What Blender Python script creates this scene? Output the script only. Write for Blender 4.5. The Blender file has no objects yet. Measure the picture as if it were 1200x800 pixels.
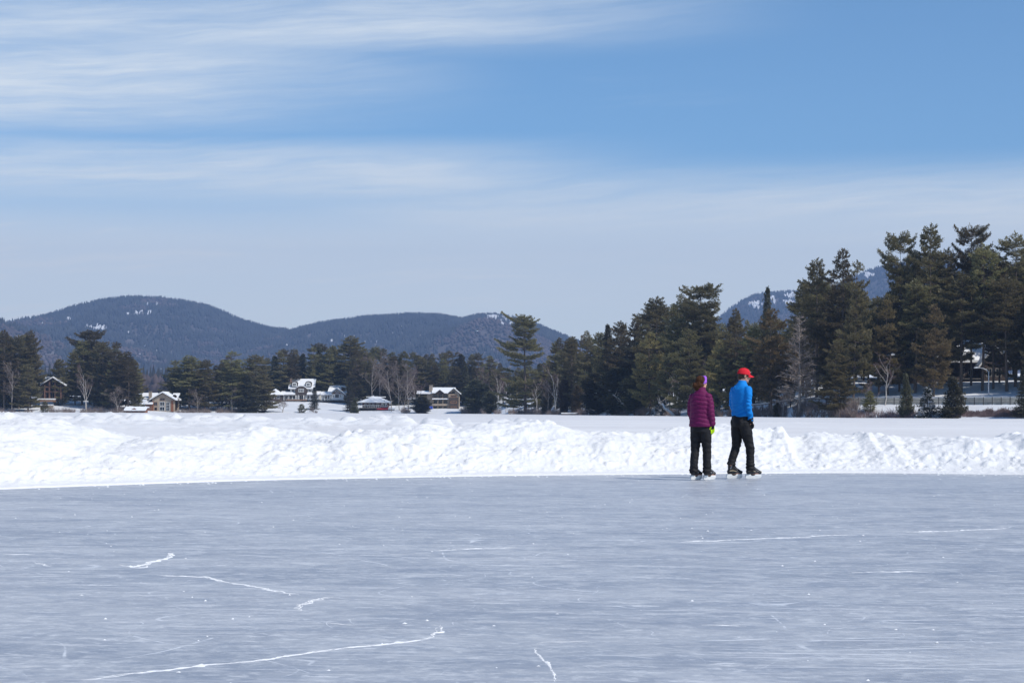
import bpy, bmesh, math, random
import numpy as np
from mathutils import Vector, Matrix, Euler

scene = bpy.context.scene
COL = scene.collection
R = math.radians
F = 2240.0            # focal length in photo pixels (photo is 1200 wide)
CAMH = 1.10

def hz(px):           # row of the true horizon (the photographer held the camera slightly rolled)
    return 484.2 - 4.2 * px / 1200.0

def wx(px, Y): return (px - 600.0) / F * Y
def wz(px, py, Y): return CAMH + (hz(px) - py) / F * Y

# ------------------------------------------------------------------ noise
def _hash(ix, iy, seed):
    h = (ix.astype(np.int64) * 374761393 + iy.astype(np.int64) * 668265263 + seed * 974634777) & 0xFFFFFFFF
    h = ((h ^ (h >> 13)) * 1274126177) & 0xFFFFFFFF
    h = (h ^ (h >> 16)) & 0xFFFFFFFF
    return h / 4294967295.0

def vnoise(x, y, seed=0):
    ix = np.floor(x); iy = np.floor(y); fx = x - ix; fy = y - iy
    ix = ix.astype(np.int64); iy = iy.astype(np.int64)
    u = fx * fx * fx * (fx * (fx * 6 - 15) + 10); v = fy * fy * fy * (fy * (fy * 6 - 15) + 10)
    a = _hash(ix, iy, seed); b = _hash(ix + 1, iy, seed); c = _hash(ix, iy + 1, seed); d = _hash(ix + 1, iy + 1, seed)
    return (a * (1 - u) + b * u) * (1 - v) + (c * (1 - u) + d * u) * v

def fbm(x, y, octv=4, seed=0, gain=.5):
    s = 0; a = 1; t = 0
    for i in range(octv):
        s = s + a * (vnoise(x * 2 ** i + 17.3 * i, y * 2 ** i + 9.1 * i, seed + i * 13) * 2 - 1); t += a; a *= gain
    return s / t

def clods(x, y, cell, seed, rmin=.25, rmax=.62, prob=1.0):
    """half-dome lumps scattered one per cell; returns height in units of cell"""
    gx = x / cell; gy = y / cell
    ix = np.floor(gx).astype(np.int64); iy = np.floor(gy).astype(np.int64)
    out = np.zeros_like(gx)
    for dx in (-1, 0, 1):
        for dy in (-1, 0, 1):
            cx = ix + dx; cy = iy + dy
            px = cx + _hash(cx, cy, seed); py = cy + _hash(cx, cy, seed + 1)
            r = rmin + (rmax - rmin) * _hash(cx, cy, seed + 2)
            on = _hash(cx, cy, seed + 3) < prob
            ang = _hash(cx, cy, seed + 4) * 3.14; e = .6 + .8 * _hash(cx, cy, seed + 5)
            ux = (gx - px) * np.cos(ang) + (gy - py) * np.sin(ang); uy = -(gx - px) * np.sin(ang) + (gy - py) * np.cos(ang)
            q = 1 - (ux * ux * e + uy * uy / e) / (r * r)
            hgt = np.where(on & (q > 0), np.sqrt(np.maximum(q, 0)) * r, 0)
            out = np.maximum(out, hgt)
    return out

def sstep(a, b, x):
    t = np.clip((x - a) / (b - a), 0, 1); return t * t * (3 - 2 * t)

# ------------------------------------------------------------------ mesh building
def mesh_np(name, V, Fc, mats, smooth=False, matidx=None):
    me = bpy.data.meshes.new(name)
    V = np.asarray(V, dtype=np.float32).reshape(-1, 3)
    if isinstance(Fc, np.ndarray):
        n, k = Fc.shape
        me.vertices.add(len(V)); me.vertices.foreach_set('co', V.ravel())
        me.loops.add(n * k); me.loops.foreach_set('vertex_index', Fc.astype(np.int32).ravel())
        me.polygons.add(n); me.polygons.foreach_set('loop_start', (np.arange(n) * k).astype(np.int32))
        try: me.polygons.foreach_set('loop_total', np.full(n, k, dtype=np.int32))
        except Exception: pass
    else:
        me.from_pydata([tuple(v) for v in V.tolist()], [], Fc)
    for m in (mats if isinstance(mats, (list, tuple)) else [mats]): me.materials.append(m)
    if matidx is not None: me.polygons.foreach_set('material_index', np.asarray(matidx, dtype=np.int32))
    if smooth: me.polygons.foreach_set('use_smooth', np.ones(len(me.polygons), dtype=bool))
    me.update(calc_edges=True); me.validate()
    return me

def link(name, data, parent=None, loc=None):
    o = bpy.data.objects.new(name, data); COL.objects.link(o)
    if parent is not None: o.parent = parent
    if loc is not None: o.location = loc
    return o

def tag(o, label=None, cat=None, group=None, kind=None):
    if label: o['label'] = label
    if cat: o['category'] = cat
    if group: o['group'] = group
    if kind: o['kind'] = kind
    return o

def thing(name, label, cat, loc=(0, 0, 0), rz=0, group=None):
    o = bpy.data.objects.new(name, None); COL.objects.link(o)
    o.location = loc; o.rotation_euler = (0, 0, rz); o.empty_display_size = .3
    return tag(o, label, cat, group)

def gridmesh(name, X, Y, Z, mats, smooth=True, matidx=None):
    n, m = X.shape
    V = np.stack([X, Y, Z], -1).reshape(-1, 3)
    i = np.arange(n - 1)[:, None] * m + np.arange(m - 1)[None, :]
    Fc = np.stack([i, i + m, i + m + 1, i + 1], -1).reshape(-1, 4)
    return mesh_np(name, V, Fc, mats, smooth, matidx)

class MB:
    """collects boxes / prisms / tubes, coordinates relative to an origin, builds ONE mesh object"""
    def __init__(s, o=(0, 0, 0)): s.v = []; s.f = []; s.o = Vector(o)
    def add(s, vs, fs):
        b = len(s.v); s.v += [tuple(Vector(v) - s.o) for v in vs]; s.f += [tuple(b + i for i in f) for f in fs]; return s
    def box(s, x0, x1, y0, y1, z0, z1):
        if x1 < x0: x0, x1 = x1, x0
        if z1 < z0: z0, z1 = z1, z0
        return s.add([(x0, y0, z0), (x1, y0, z0), (x1, y1, z0), (x0, y1, z0), (x0, y0, z1), (x1, y0, z1), (x1, y1, z1), (x0, y1, z1)],
                     [(0, 3, 2, 1), (4, 5, 6, 7), (0, 1, 5, 4), (1, 2, 6, 5), (2, 3, 7, 6), (3, 0, 4, 7)])
    def prism(s, prof, y0, y1):           # prof: list of (x,z), extruded along y
        n = len(prof)
        vs = [(x, y0, z) for x, z in prof] + [(x, y1, z) for x, z in prof]
        fs = [tuple(range(n)), tuple(range(2 * n - 1, n - 1, -1))] + [(i, i + n, (i + 1) % n + n, (i + 1) % n) for i in range(n)]
        return s.add(vs, fs)
    def prismx(s, prof, x0, x1):          # prof: list of (y,z), extruded along x
        n = len(prof)
        vs = [(x0, y, z) for y, z in prof] + [(x1, y, z) for y, z in prof]
        fs = [tuple(range(n)), tuple(range(2 * n - 1, n - 1, -1))] + [(i, i + n, (i + 1) % n + n, (i + 1) % n) for i in range(n)]
        return s.add(vs, fs)
    def tube(s, pts, rad, n=6):
        v, f = tube(pts, rad, n); return s.add(v, f)
    def build(s, name, mat, parent=None, smooth=False, bevel=0):
        me = mesh_np(name, np.array(s.v), s.f, mat, smooth)
        bm = bmesh.new(); bm.from_mesh(me); bmesh.ops.recalc_face_normals(bm, faces=bm.faces); bm.to_mesh(me); bm.free()
        o = link(name, me, parent)
        if bevel:
            md = o.modifiers.new('bevel', 'BEVEL'); md.width = bevel; md.segments = 2; md.limit_method = 'ANGLE'
        return o

def frame_of(d):
    d = Vector(d).normalized()
    a = Vector((0, 0, 1)) if abs(d.z) < .9 else Vector((1, 0, 0))
    u = d.cross(a).normalized(); w = u.cross(d).normalized()
    return u, w

def tube(pts, rad, n=6, cap=True):
    """rad: list of r or (ru, rw)"""
    pts = [Vector(p) for p in pts]; V = []; Fs = []
    pu = None
    for i, p in enumerate(pts):
        d = (pts[min(i + 1, len(pts) - 1)] - pts[max(i - 1, 0)])
        if d.length < 1e-9: d = Vector((0, 0, 1))
        d.normalize()
        if pu is None: u, w = frame_of(d)
        else:
            u = (pu - d * pu.dot(d))
            u = u.normalized() if u.length > 1e-6 else frame_of(d)[0]
            w = u.cross(d).normalized()
        pu = u
        r = rad[i] if isinstance(rad, (list, tuple)) else rad
        ru, rw = r if isinstance(r, (list, tuple)) else (r, r)
        for k in range(n):
            a = 2 * math.pi * k / n
            V.append(tuple(p + u * ru * math.cos(a) + w * rw * math.sin(a)))
    for i in range(len(pts) - 1):
        for k in range(n):
            k2 = (k + 1) % n
            Fs.append((i * n + k, i * n + k2, (i + 1) * n + k2, (i + 1) * n + k))
    if cap:
        Fs.append(tuple(range(n - 1, -1, -1))); Fs.append(tuple((len(pts) - 1) * n + k for k in range(n)))
    return V, Fs

# ------------------------------------------------------------------ material helpers
class E:
    """tiny expression builder over shader math nodes"""
    def __init__(s, nt, sock): s.nt = nt; s.s = sock
    def _m(s, op, o=None, o2=None, clamp=False):
        n = s.nt.nodes.new('ShaderNodeMath'); n.operation = op; n.use_clamp = clamp
        s.nt.links.new(s.s, n.inputs[0])
        for i, q in ((1, o), (2, o2)):
            if q is None: continue
            if isinstance(q, E): s.nt.links.new(q.s, n.inputs[i])
            else: n.inputs[i].default_value = q
        return E(s.nt, n.outputs[0])
    def __add__(s, o): return s._m('ADD', o)
    __radd__ = __add__
    def __sub__(s, o): return s._m('SUBTRACT', o)
    def __rsub__(s, o): return s._m('MULTIPLY', -1.0)._m('ADD', o)
    def __mul__(s, o): return s._m('MULTIPLY', o)
    __rmul__ = __mul__
    def __truediv__(s, o): return s._m('DIVIDE', o)
    def abs(s): return s._m('ABSOLUTE')
    def pow(s, o): return s._m('POWER', o)
    def max(s, o): return s._m('MAXIMUM', o)
    def min(s, o): return s._m('MINIMUM', o)
    def exp(s): return s._m('EXPONENT')
    def clamp(s): return s._m('ADD', 0.0, clamp=True)
    def ramp(s, a, b):     # smoothstep a..b -> 0..1 (a may exceed b)
        n = s.nt.nodes.new('ShaderNodeMapRange'); n.interpolation_type = 'SMOOTHSTEP'; n.clamp = True
        s.nt.links.new(s.s, n.inputs['Value'])
        if a < b:
            n.inputs['From Min'].default_value = a; n.inputs['From Max'].default_value = b
            return E(s.nt, n.outputs[0])
        n.inputs['From Min'].default_value = b; n.inputs['From Max'].default_value = a
        n.inputs['To Min'].default_value = 1; n.inputs['To Max'].default_value = 0
        return E(s.nt, n.outputs[0])

def newmat(name):
    m = bpy.data.materials.new(name); m.use_nodes = True
    nt = m.node_tree; return m, nt, nt.nodes['Principled BSDF']

def objcoord(nt, kind='Object'):
    return nt.nodes.new('ShaderNodeTexCoord').outputs[kind]

def noise(nt, vec, scale, detail=3, rough=.5, dist=0, mscale=None, rot=None, loc=None, rotz=None):
    if mscale or rotz is not None or loc:
        mp = nt.nodes.new('ShaderNodeMapping'); nt.links.new(vec, mp.inputs[0])
        if rotz is not None:
            # rotate first, then stretch
            mp.inputs['Rotation'].default_value = (0, 0, rotz)
            if loc: mp.inputs['Location'].default_value = loc
            vec = mp.outputs[0]
            if mscale:
                mp2 = nt.nodes.new('ShaderNodeMapping'); nt.links.new(vec, mp2.inputs[0]); mp2.inputs['Scale'].default_value = mscale; vec = mp2.outputs[0]
        else:
            if loc: mp.inputs['Location'].default_value = loc
            if mscale: mp.inputs['Scale'].default_value = mscale
            vec = mp.outputs[0]
    n = nt.nodes.new('ShaderNodeTexNoise'); nt.links.new(vec, n.inputs['Vector'])
    n.inputs['Scale'].default_value = scale; n.inputs['Detail'].default_value = detail
    n.inputs['Roughness'].default_value = rough; n.inputs['Distortion'].default_value = dist
    return E(nt, n.outputs[0])

def mix(nt, fac, a, b):
    n = nt.nodes.new('ShaderNodeMix'); n.data_type = 'RGBA'
    if isinstance(fac, E): nt.links.new(fac.s, n.inputs[0])
    else: n.inputs[0].default_value = fac
    for i, q in ((6, a), (7, b)):
        if isinstance(q, (tuple, list)): n.inputs[i].default_value = (*q[:3], 1)
        else: nt.links.new(q, n.inputs[i])
    return n.outputs[2]

def bump(nt, bs, h, strength=.5, dist=.02):
    b = nt.nodes.new('ShaderNodeBump'); b.inputs['Strength'].default_value = strength; b.inputs['Distance'].default_value = dist
    nt.links.new(h.s, b.inputs['Height']); nt.links.new(b.outputs[0], bs.inputs['Normal'])

def simple(name, col, rough=.7, var=.25, scale=3.0, spec=.3, metal=0, stretch=None, bumpd=0):
    """plain surface with a bit of blotchy variation in its own colour"""
    m, nt, bs = newmat(name)
    n = noise(nt, objcoord(nt), scale, 4, .6, mscale=stretch)
    c = mix(nt, n.ramp(.3, .7), tuple(x * (1 - var) for x in col), tuple(min(1, x * (1 + var)) for x in col))
    nt.links.new(c, bs.inputs['Base Color']); bs.inputs['Roughness'].default_value = rough
    bs.inputs['Specular IOR Level'].default_value = spec; bs.inputs['Metallic'].default_value = metal
    if bumpd: bump(nt, bs, n, .6, bumpd)
    return m
M = {}
SUN, SKY_S, EXPO, DUST, HAZE, CLOUD, ROLLS = 3.75, .13, .09, .0, 1.45e-4, 1.0, 1
HAZE_COL = (.42, .61, 1.0); CLOUD_COL = (7.5, 7.8, 7.7)
# ================================================================== materials
def mat_snow(name, col, blotch=.04, bsc=1.0, fine=.012):
    m, nt, bs = newmat(name); oc = objcoord(nt)
    n1 = noise(nt, oc, .35 * bsc, 4, .6); n2 = noise(nt, oc, 9 * bsc, 5, .65)
    c = mix(nt, n1.ramp(.35, .7), tuple(x * (1 - blotch) for x in col), col)
    nt.links.new(c, bs.inputs['Base Color'])
    bs.inputs['Roughness'].default_value = .75; bs.inputs['Specular IOR Level'].default_value = .2
    bump(nt, bs, n2, .8, fine)
    return m
M['snow'] = mat_snow('piled_snow', (.80, .80, .81), .06, fine=.03)
def mat_lakesnow():
    m, nt, bs = newmat('wind_crust_snow'); oc = objcoord(nt)
    n1 = noise(nt, oc, .06, 4, .6, mscale=(.5, 1, 1)); n2 = noise(nt, oc, .9, 5, .65); n3 = noise(nt, oc, .02, 2)
    c = mix(nt, n1.ramp(.38, .62), (.71, .70, .705), (.79, .78, .78))
    c = mix(nt, n2.ramp(.52, .75) * .6, c, (.87, .88, .9))
    nt.links.new(c, bs.inputs['Base Color']); bs.inputs['Roughness'].default_value = .7
    bs.inputs['Specular IOR Level'].default_value = .2
    bump(nt, bs, n2, .7, .05); return m
M['lake_snow'] = mat_lakesnow()
M['land_snow'] = mat_snow('forest_floor_snow', (.80, .82, .86), .1, .3, .05)
M['roof_snow'] = mat_snow('roof_snow', (.88, .89, .91), .03, 1, .03)

def mat_ice():
    m, nt, bs = newmat('skated_ice'); oc = objcoord(nt)
    big = noise(nt, oc, .22, 5, .6, mscale=(.5, 1.5, 1)); med = noise(nt, oc, .9, 6, .68, .4, mscale=(.45, 1.5, 1))
    fin = noise(nt, oc, 4.5, 7, .78, .3, mscale=(.9, 1.1, 1))
    c = mix(nt, big.ramp(.36, .66), (.255, .285, .345), (.36, .38, .425))
    c = mix(nt, (med.ramp(.40, .66)) * .42, c, (.52, .535, .565))
    c = mix(nt, (fin.ramp(.46, .64)) * .34, c, (.62, .635, .655)); gr = noise(nt, oc, 16, 4, .7); c = mix(nt, gr.ramp(.50, .68) * (med.ramp(.35, .6) * .40 + .10), c, (.72, .735, .75))
    # long shallow bands left by skates and the scraper
    for i, (rz, sx, sy, lo, hi, k, cc) in enumerate(((.03, 1.0, 1.3, .44, .60, .35, (.50, .52, .55)), (-.05, 2.2, 3.2, .50, .62, .45, (.60, .615, .64)), (.08, 4, 6, .52, .64, .45, (.73, .74, .755)),
                                                     (-.02, 1.1, 1.8, .50, .64, .5, (.23, .265, .335)), (.12, 6, 11, .54, .66, .5, (.77, .78, .79)), (.02, 2.6, 4.5, .53, .66, .6, (.27, .305, .37)))):
        n = noise(nt, oc, 1.0, 7, .74, .35, mscale=(sx, sy, 1), rotz=rz, loc=(13.7 * i + 2, 5.3 * i, 2.2 * i))
        c = mix(nt, n.ramp(lo, hi) * k, c, cc)
    # straight shaving scratches in a few directions
    tot = None
    for i, (rz, sx, sy, lo, hi, k) in enumerate(((.06, .6, 22, .58, .70, .9), (-.12, .8, 26, .59, .72, .8), (.32, .9, 26, .60, .73, .7),
                                                 (-.42, .6, 34, .63, .78, .5), (.9, .6, 36, .64, .80, .4), (1.5, .7, 40, .65, .80, .3), (-.9, .6, 30, .66, .80, .35))):
        n = noise(nt, oc, 1.0, 3, .6, .15, mscale=(sx, sy, 1), rotz=rz, loc=(3.7 * i, 1.3 * i, i))
        s = n.ramp(lo, hi) * k
        tot = s if tot is None else tot.max(s)
    mk = noise(nt, oc, .5, 3, .6, loc=(9, 4, 2)).ramp(.36, .62)
    for i, (rz, sx, sy, lo, hi, k) in enumerate(((.05, 1.1, 5, .635, .66, .8), (-.07, 2.6, 8, .64, .665, .85), (.02, .5, 4, .66, .685, .7), (.5, 1.6, 7, .655, .68, .6))):
        fl = noise(nt, oc, 1.0, 5, .62, .2, mscale=(sx, sy, 1), rotz=rz, loc=(4.4 * i + 40, 2.9 * i, 7 + i)).ramp(lo, hi) * k * (mk * .6 + .4) * gr.ramp(.38, .55)
        c = mix(nt, fl.clamp(), c, (.80, .81, .825))
    c = mix(nt, (tot * (mk * .7 + .3)).clamp(), c, (.72, .74, .78))
    # curved skate cuts: thin contour lines of smooth noise
    cuts = None
    for i, (sc, w, k) in enumerate(((.55, .003, .8), (.9, .004, .7), (1.7, .006, .5))):
        n = noise(nt, oc, sc, 0, .5, .2, loc=(31 * i + 5, 7 * i, 3 * i))
        l = (n - .5).abs().ramp(w, w * .25) * k
        br = noise(nt, oc, sc * 4, 4, .7, loc=(i * 5, 2, 8)).ramp(.46, .62)
        l = l * br
        cuts = l if cuts is None else cuts.max(l)
    c = mix(nt, cuts.clamp(), c, (.80, .82, .85))
    # crumbs of ice dust
    v = nt.nodes.new('ShaderNodeTexVoronoi'); nt.links.new(oc, v.inputs['Vector']); v.inputs['Scale'].default_value = 9
    d = E(nt, v.outputs['Distance']).ramp(.12, .05) * noise(nt, oc, 1.3, 3, .6, loc=(5, 5, 5)).ramp(.55, .7)
    c = mix(nt, d.clamp(), c, (.82, .83, .86))
    nt.links.new(c, bs.inputs['Base Color'])
    bs.inputs['Roughness'].default_value = .42; bs.inputs['Specular IOR Level'].default_value = .3
    rr = (fin * .25 + .3 + (tot * .3)); nt.links.new(rr.s, bs.inputs['Roughness'])
    bump(nt, bs, fin * .5 + tot, .35, .004)
    return m
M['ice'] = mat_ice()
M['ice_dust'] = simple('ice_shavings', (.87, .88, .89), .8, .06, 8)

def mat_leaf(name, a, b, hue=.0, snow=0):
    """needle foliage: varies per tree and per tuft"""
    m, nt, bs = newmat(name)
    gi = nt.nodes.new('ShaderNodeNewGeometry'); oi = nt.nodes.new('ShaderNodeObjectInfo')
    rp = E(nt, gi.outputs['Random Per Island']); ro = E(nt, oi.outputs['Random'])
    n = noise(nt, objcoord(nt), .25, 3, .6)
    c = mix(nt, (rp * .55 + n * .9 - .25).clamp(), a, b)
    hs = nt.nodes.new('ShaderNodeHueSaturation'); nt.links.new(c, hs.inputs['Color'])
    nt.links.new((ro * .05 + .462).s, hs.inputs['Hue']); nt.links.new((ro * .85 + .68).s, hs.inputs['Value'])
    hs.inputs['Saturation'].default_value = .85
    col = hs.outputs[0]
    if snow:
        s = (rp - (1 - snow)).ramp(0, .001)
        col = mix(nt, s, col, (.85, .86, .9))
    nt.links.new(col, bs.inputs['Base Color'])
    bs.inputs['Roughness'].default_value = .7; bs.inputs['Specular IOR Level'].default_value = .25
    tl = nt.nodes.new('ShaderNodeBsdfTranslucent'); nt.links.new(col, tl.inputs[0]); ms = nt.nodes.new('ShaderNodeMixShader'); ms.inputs[0].default_value = .35
    nt.links.new(bs.outputs[0], ms.inputs[1]); nt.links.new(tl.outputs[0], ms.inputs[2]); nt.links.new(ms.outputs[0], nt.nodes['Material Output'].inputs[0])
    return m
M['pine'] = mat_leaf('pine_needles', (.090, .090, .034), (.27, .235, .095), snow=.0012)
M['spruce'] = mat_leaf('spruce_needles', (.045, .055, .030), (.16, .155, .075), snow=.004)
M['olive'] = mat_leaf('yellowish_needles', (.12, .11, .035), (.33, .26, .095))
M['cedar'] = mat_leaf('cedar_sprays', (.060, .052, .020), (.17, .13, .055))
M['snowy'] = mat_leaf('snow_laden_needles', (.03, .038, .022), (.06, .066, .035), snow=.30)
M['bark'] = simple('pine_bark', (.13, .10, .08), .9, .35, 2.5, stretch=(3, 3, .6))
M['bark_grey'] = simple('hardwood_bark', (.34, .30, .27), .9, .3, 2.5, stretch=(3, 3, .6))
M['twigs'] = simple('bare_twigs', (.21, .165, .145), .9, .3, .7)
M['twigs_tan'] = simple('larch_twigs', (.30, .25, .22), .9, .3, .7)
M['twigs_purple'] = simple('birch_twigs', (.20, .14, .135), .9, .3, .7)
def mat_birch():
    m, nt, bs = newmat('birch_bark'); oc = objcoord(nt)
    n = noise(nt, oc, 2.2, 4, .7, mscale=(1, 1, 4))
    c = mix(nt, n.ramp(.56, .64), (.55, .50, .45), (.09, .075, .065))
    nt.links.new(c, bs.inputs['Base Color']); bs.inputs['Roughness'].default_value = .7; return m
M['birch'] = mat_birch()

def mat_mtn():
    m, nt, bs = newmat('mountain_ground'); oc = objcoord(nt)
    n = noise(nt, oc, .006, 5, .6)
    c = mix(nt, n.ramp(.45, .62), (.09, .075, .075), (.16, .14, .14))
    nt.links.new(c, bs.inputs['Base Color']); bs.inputs['Roughness'].default_value = .95; return m
M['mtn'] = mat_mtn()
M['ledge'] = simple('snowy_ledge', (.82, .83, .85), .9, .15, .02)
M['far_conifer'] = simple('far_conifer', (.036, .040, .042), .95, .5, .02)
M['far_hardwood'] = simple('far_hardwood', (.098, .074, .074), .95, .3, .01)
# ================================================================== rink edge, ice, snow banks, lake
_ex = np.array([-300, -60, -34, -24, -18, -12.5, -9.5, -7.09, -4.05, 0., 4.68, 6.45, 9.1, 12.5, 16, 21, 28, 40, 70, 300])
_ey = np.array([-60, -55, -40, -22, -4, 14.5, 21.6, 26.55, 30.2, 32.85, 34.55, 35.05, 33.95 + .3, 32.6, 29.5, 22, 8, -14, -50, -60])
def _dense():
    xs = np.linspace(-300, 300, 24001); ys = np.interp(xs, _ex, _ey)
    k = np.hanning(121); k /= k.sum()
    return xs, np.convolve(np.pad(ys, 60, mode='edge'), k, mode='valid')
_dx, _dy = _dense()
_dsl = np.gradient(_dy, _dx)
def Eedge(x): return np.interp(x, _dx, _dy)
def Eslope(x): return np.interp(x, _dx, _dsl)

def ground_pt(px, py):                      # point of the ice seen at a photo pixel
    Y = CAMH * F / (py - hz(px)); return np.array([wx(px, Y), Y])

def ribbon(pts, w, rs, jag=.5, step=.02):
    """ragged strip of shaved ice along a polyline, 4 mm above the ice"""
    P = np.array(pts); seg = np.sqrt((np.diff(P, axis=0) ** 2).sum(1)); L = np.concatenate([[0], seg.cumsum()])
    n = max(8, int(L[-1] / step)); s = np.linspace(0, L[-1], n)
    x = np.interp(s, L, P[:, 0]); y = np.interp(s, L, P[:, 1])
    kk = np.hanning(15); kk /= kk.sum(); x = np.convolve(np.pad(x, 7, mode='edge'), kk, mode='valid'); y = np.convolve(np.pad(y, 7, mode='edge'), kk, mode='valid')
    tx = np.gradient(x); ty = np.gradient(y); kk = np.hanning(41); kk /= kk.sum()
    tx = np.convolve(np.pad(tx, 20, mode='edge'), kk, mode='valid'); ty = np.convolve(np.pad(ty, 20, mode='edge'), kk, mode='valid')
    l = np.hypot(tx, ty) + 1e-9; nx, ny = -ty / l, tx / l
    dsp = fbm(s * 2.2, s * 0 + (rs % 20) + 9, 4, (rs % 20) + 3) * .09 + fbm(s * 9, s * 0 + rs, 3, rs + 2) * .035
    dsp = dsp * (.3 if rs % 20 == 2 else 1)
    x = x + nx * dsp; y = y + ny * dsp
    ww = .75 * w * (.25 + 1.1 * vnoise(s * 5, s * 0 + rs * 3.1, rs + 5)) * (.4 + vnoise(s * 21, s * 0, rs + 7))
    ww *= .35 + 1.3 * vnoise(s * 55, s * 0 + 4, rs + 8); ww *= np.minimum(1, np.minimum(s, L[-1] - s) / .25 + .1)
    wy = ww * 1.15; wx_ = ww * .7
    hh = np.minimum(.011, .30 * ww)
    V = np.concatenate([np.stack([x + nx * wx_, y + ny * wy, x * 0 - .002], -1), np.stack([x, y, hh], -1), np.stack([x - nx * wx_, y - ny * wy, x * 0 - .002], -1)])
    i = np.arange(n - 1); gap = vnoise(s[:-1] * 3.5, s[:-1] * 0 + 3.3, rs + 11) > (1 - jag) * .35
    i = i[gap]
    Fc = np.concatenate([np.stack([i + n, i, i + 1, i + n + 1], -1), np.stack([i + 2 * n, i + n, i + n + 1, i + 2 * n + 1], -1)])
    return V, Fc

def build_ice():
    xs = np.concatenate([np.linspace(-60, -20, 21)[:-1], np.linspace(-20, 24, 177), np.linspace(24, 70, 24)[1:]])
    k = np.linspace(0, 1, 60)
    X = np.repeat(xs[:, None], 60, 1); top = Eedge(xs) + .25
    Y = -62 + (top[:, None] + 62) * k[None, :]
    n, m = X.shape
    V = np.stack([X, Y, X * 0], -1).reshape(-1, 3)
    i = np.arange(n - 1)[:, None] * m + np.arange(m - 1)[None, :]
    Fc = np.stack([i, i + m, i + m + 1, i + 1], -1).reshape(-1, 4)
    mi = [0] * len(Fc); Vs = [V]; Fs = [Fc]; b = len(V)
    def g(*p): return [ground_pt(*q) for q in p]
    cr = [(g((85, 799), (200, 787), (300, 773), (400, 760), (470, 752), (505, 749), (522, 744), (524, 738), (512, 731)), .020, 1, .9),
          (g((632, 757), (629, 762), (636, 770), (642, 778), (648, 784), (651, 792), (652, 799)), .016, 2, .9),
          (g((632, 757), (645, 752), (700, 751)), .010, 12, .7),
          (g((203, 650), (196, 655), (172, 660), (158, 667), (147, 664)), .036, 3, 1),
          (g((150, 666), (170, 668), (185, 665)), .03, 4, .8),
          (g((185, 676), (225, 678), (270, 683), (310, 690), (356, 698)), .026, 5, .8),
          (g((398, 700), (378, 704), (362, 709), (345, 718)), .03, 6, .8),
          (g((360, 732), (380, 731), (420, 734)), .02, 7, .7),
          (g((0, 654), (45, 653)), .03, 8, .6), (g((28, 663), (70, 667)), .03, 9, .6),
          (g((800, 634), (900, 628), (1010, 623)), .02, 10, .6), (g((1060, 620), (1190, 615)), .026, 11, .7),
          (g((500, 646), (610, 641)), .02, 13, .5), (g((990, 668), (1040, 667), (1090, 666)), .02, 14, .4),
          (g((0, 785), (58, 783)), .014, 15, .6), (g((820, 732), (880, 731)), .014, 16, .5)]
    for pts, w, rs, jag in cr:
        for k in range(3):
            v, f = ribbon(pts, w * (.85, .45, .4)[k], rs + 20 * k, jag * (.9, .35, .2)[k]); Vs.append(v); Fs.append(f + b); b += len(v); mi += [1] * len(f)
    me = mesh_np('ice', np.concatenate(Vs), np.concatenate(Fs), [M['ice'], M['ice_dust']], False, mi)
    tag(link('ice', me), kind='structure')
    # loose crumbs of snow on the ice
    rng = np.random.default_rng(5); V = []; Fl = []
    ico = [(0, 0, 1), (.9, 0, .2), (.28, .85, .2), (-.72, .53, .2), (-.72, -.53, .2), (.28, -.85, .2)]
    fcs = [(0, 1, 2), (0, 2, 3), (0, 3, 4), (0, 4, 5), (0, 5, 1)]
    for q in range(520):
        if q < 260:
            a = rng.uniform(-7.4, 12); y = Eedge(a) - abs(rng.normal(0, .45)) - .02
        else:
            y = rng.uniform(7.5, 33); a = rng.uniform(-.3, .3) * y
            if y > Eedge(a) - .2: continue
        s = rng.uniform(.006, .022) if q < 260 else rng.uniform(.004, .012); b = len(V)
        for p in ico:
            V.append((a + p[0] * s * rng.uniform(.7, 1.6), y + p[1] * s * rng.uniform(.7, 1.4), max(0, p[2]) * s * rng.uniform(.5, 1) - .001))
        Fl += [tuple(b + i for i in f) for f in fcs]
    tag(link('snow_crumbs', mesh_np('snow_crumbs', V, Fl, M['ice_dust'])), 'loose crumbs of snow scattered over the skating ice', 'snow', kind='stuff')
build_ice()

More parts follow.
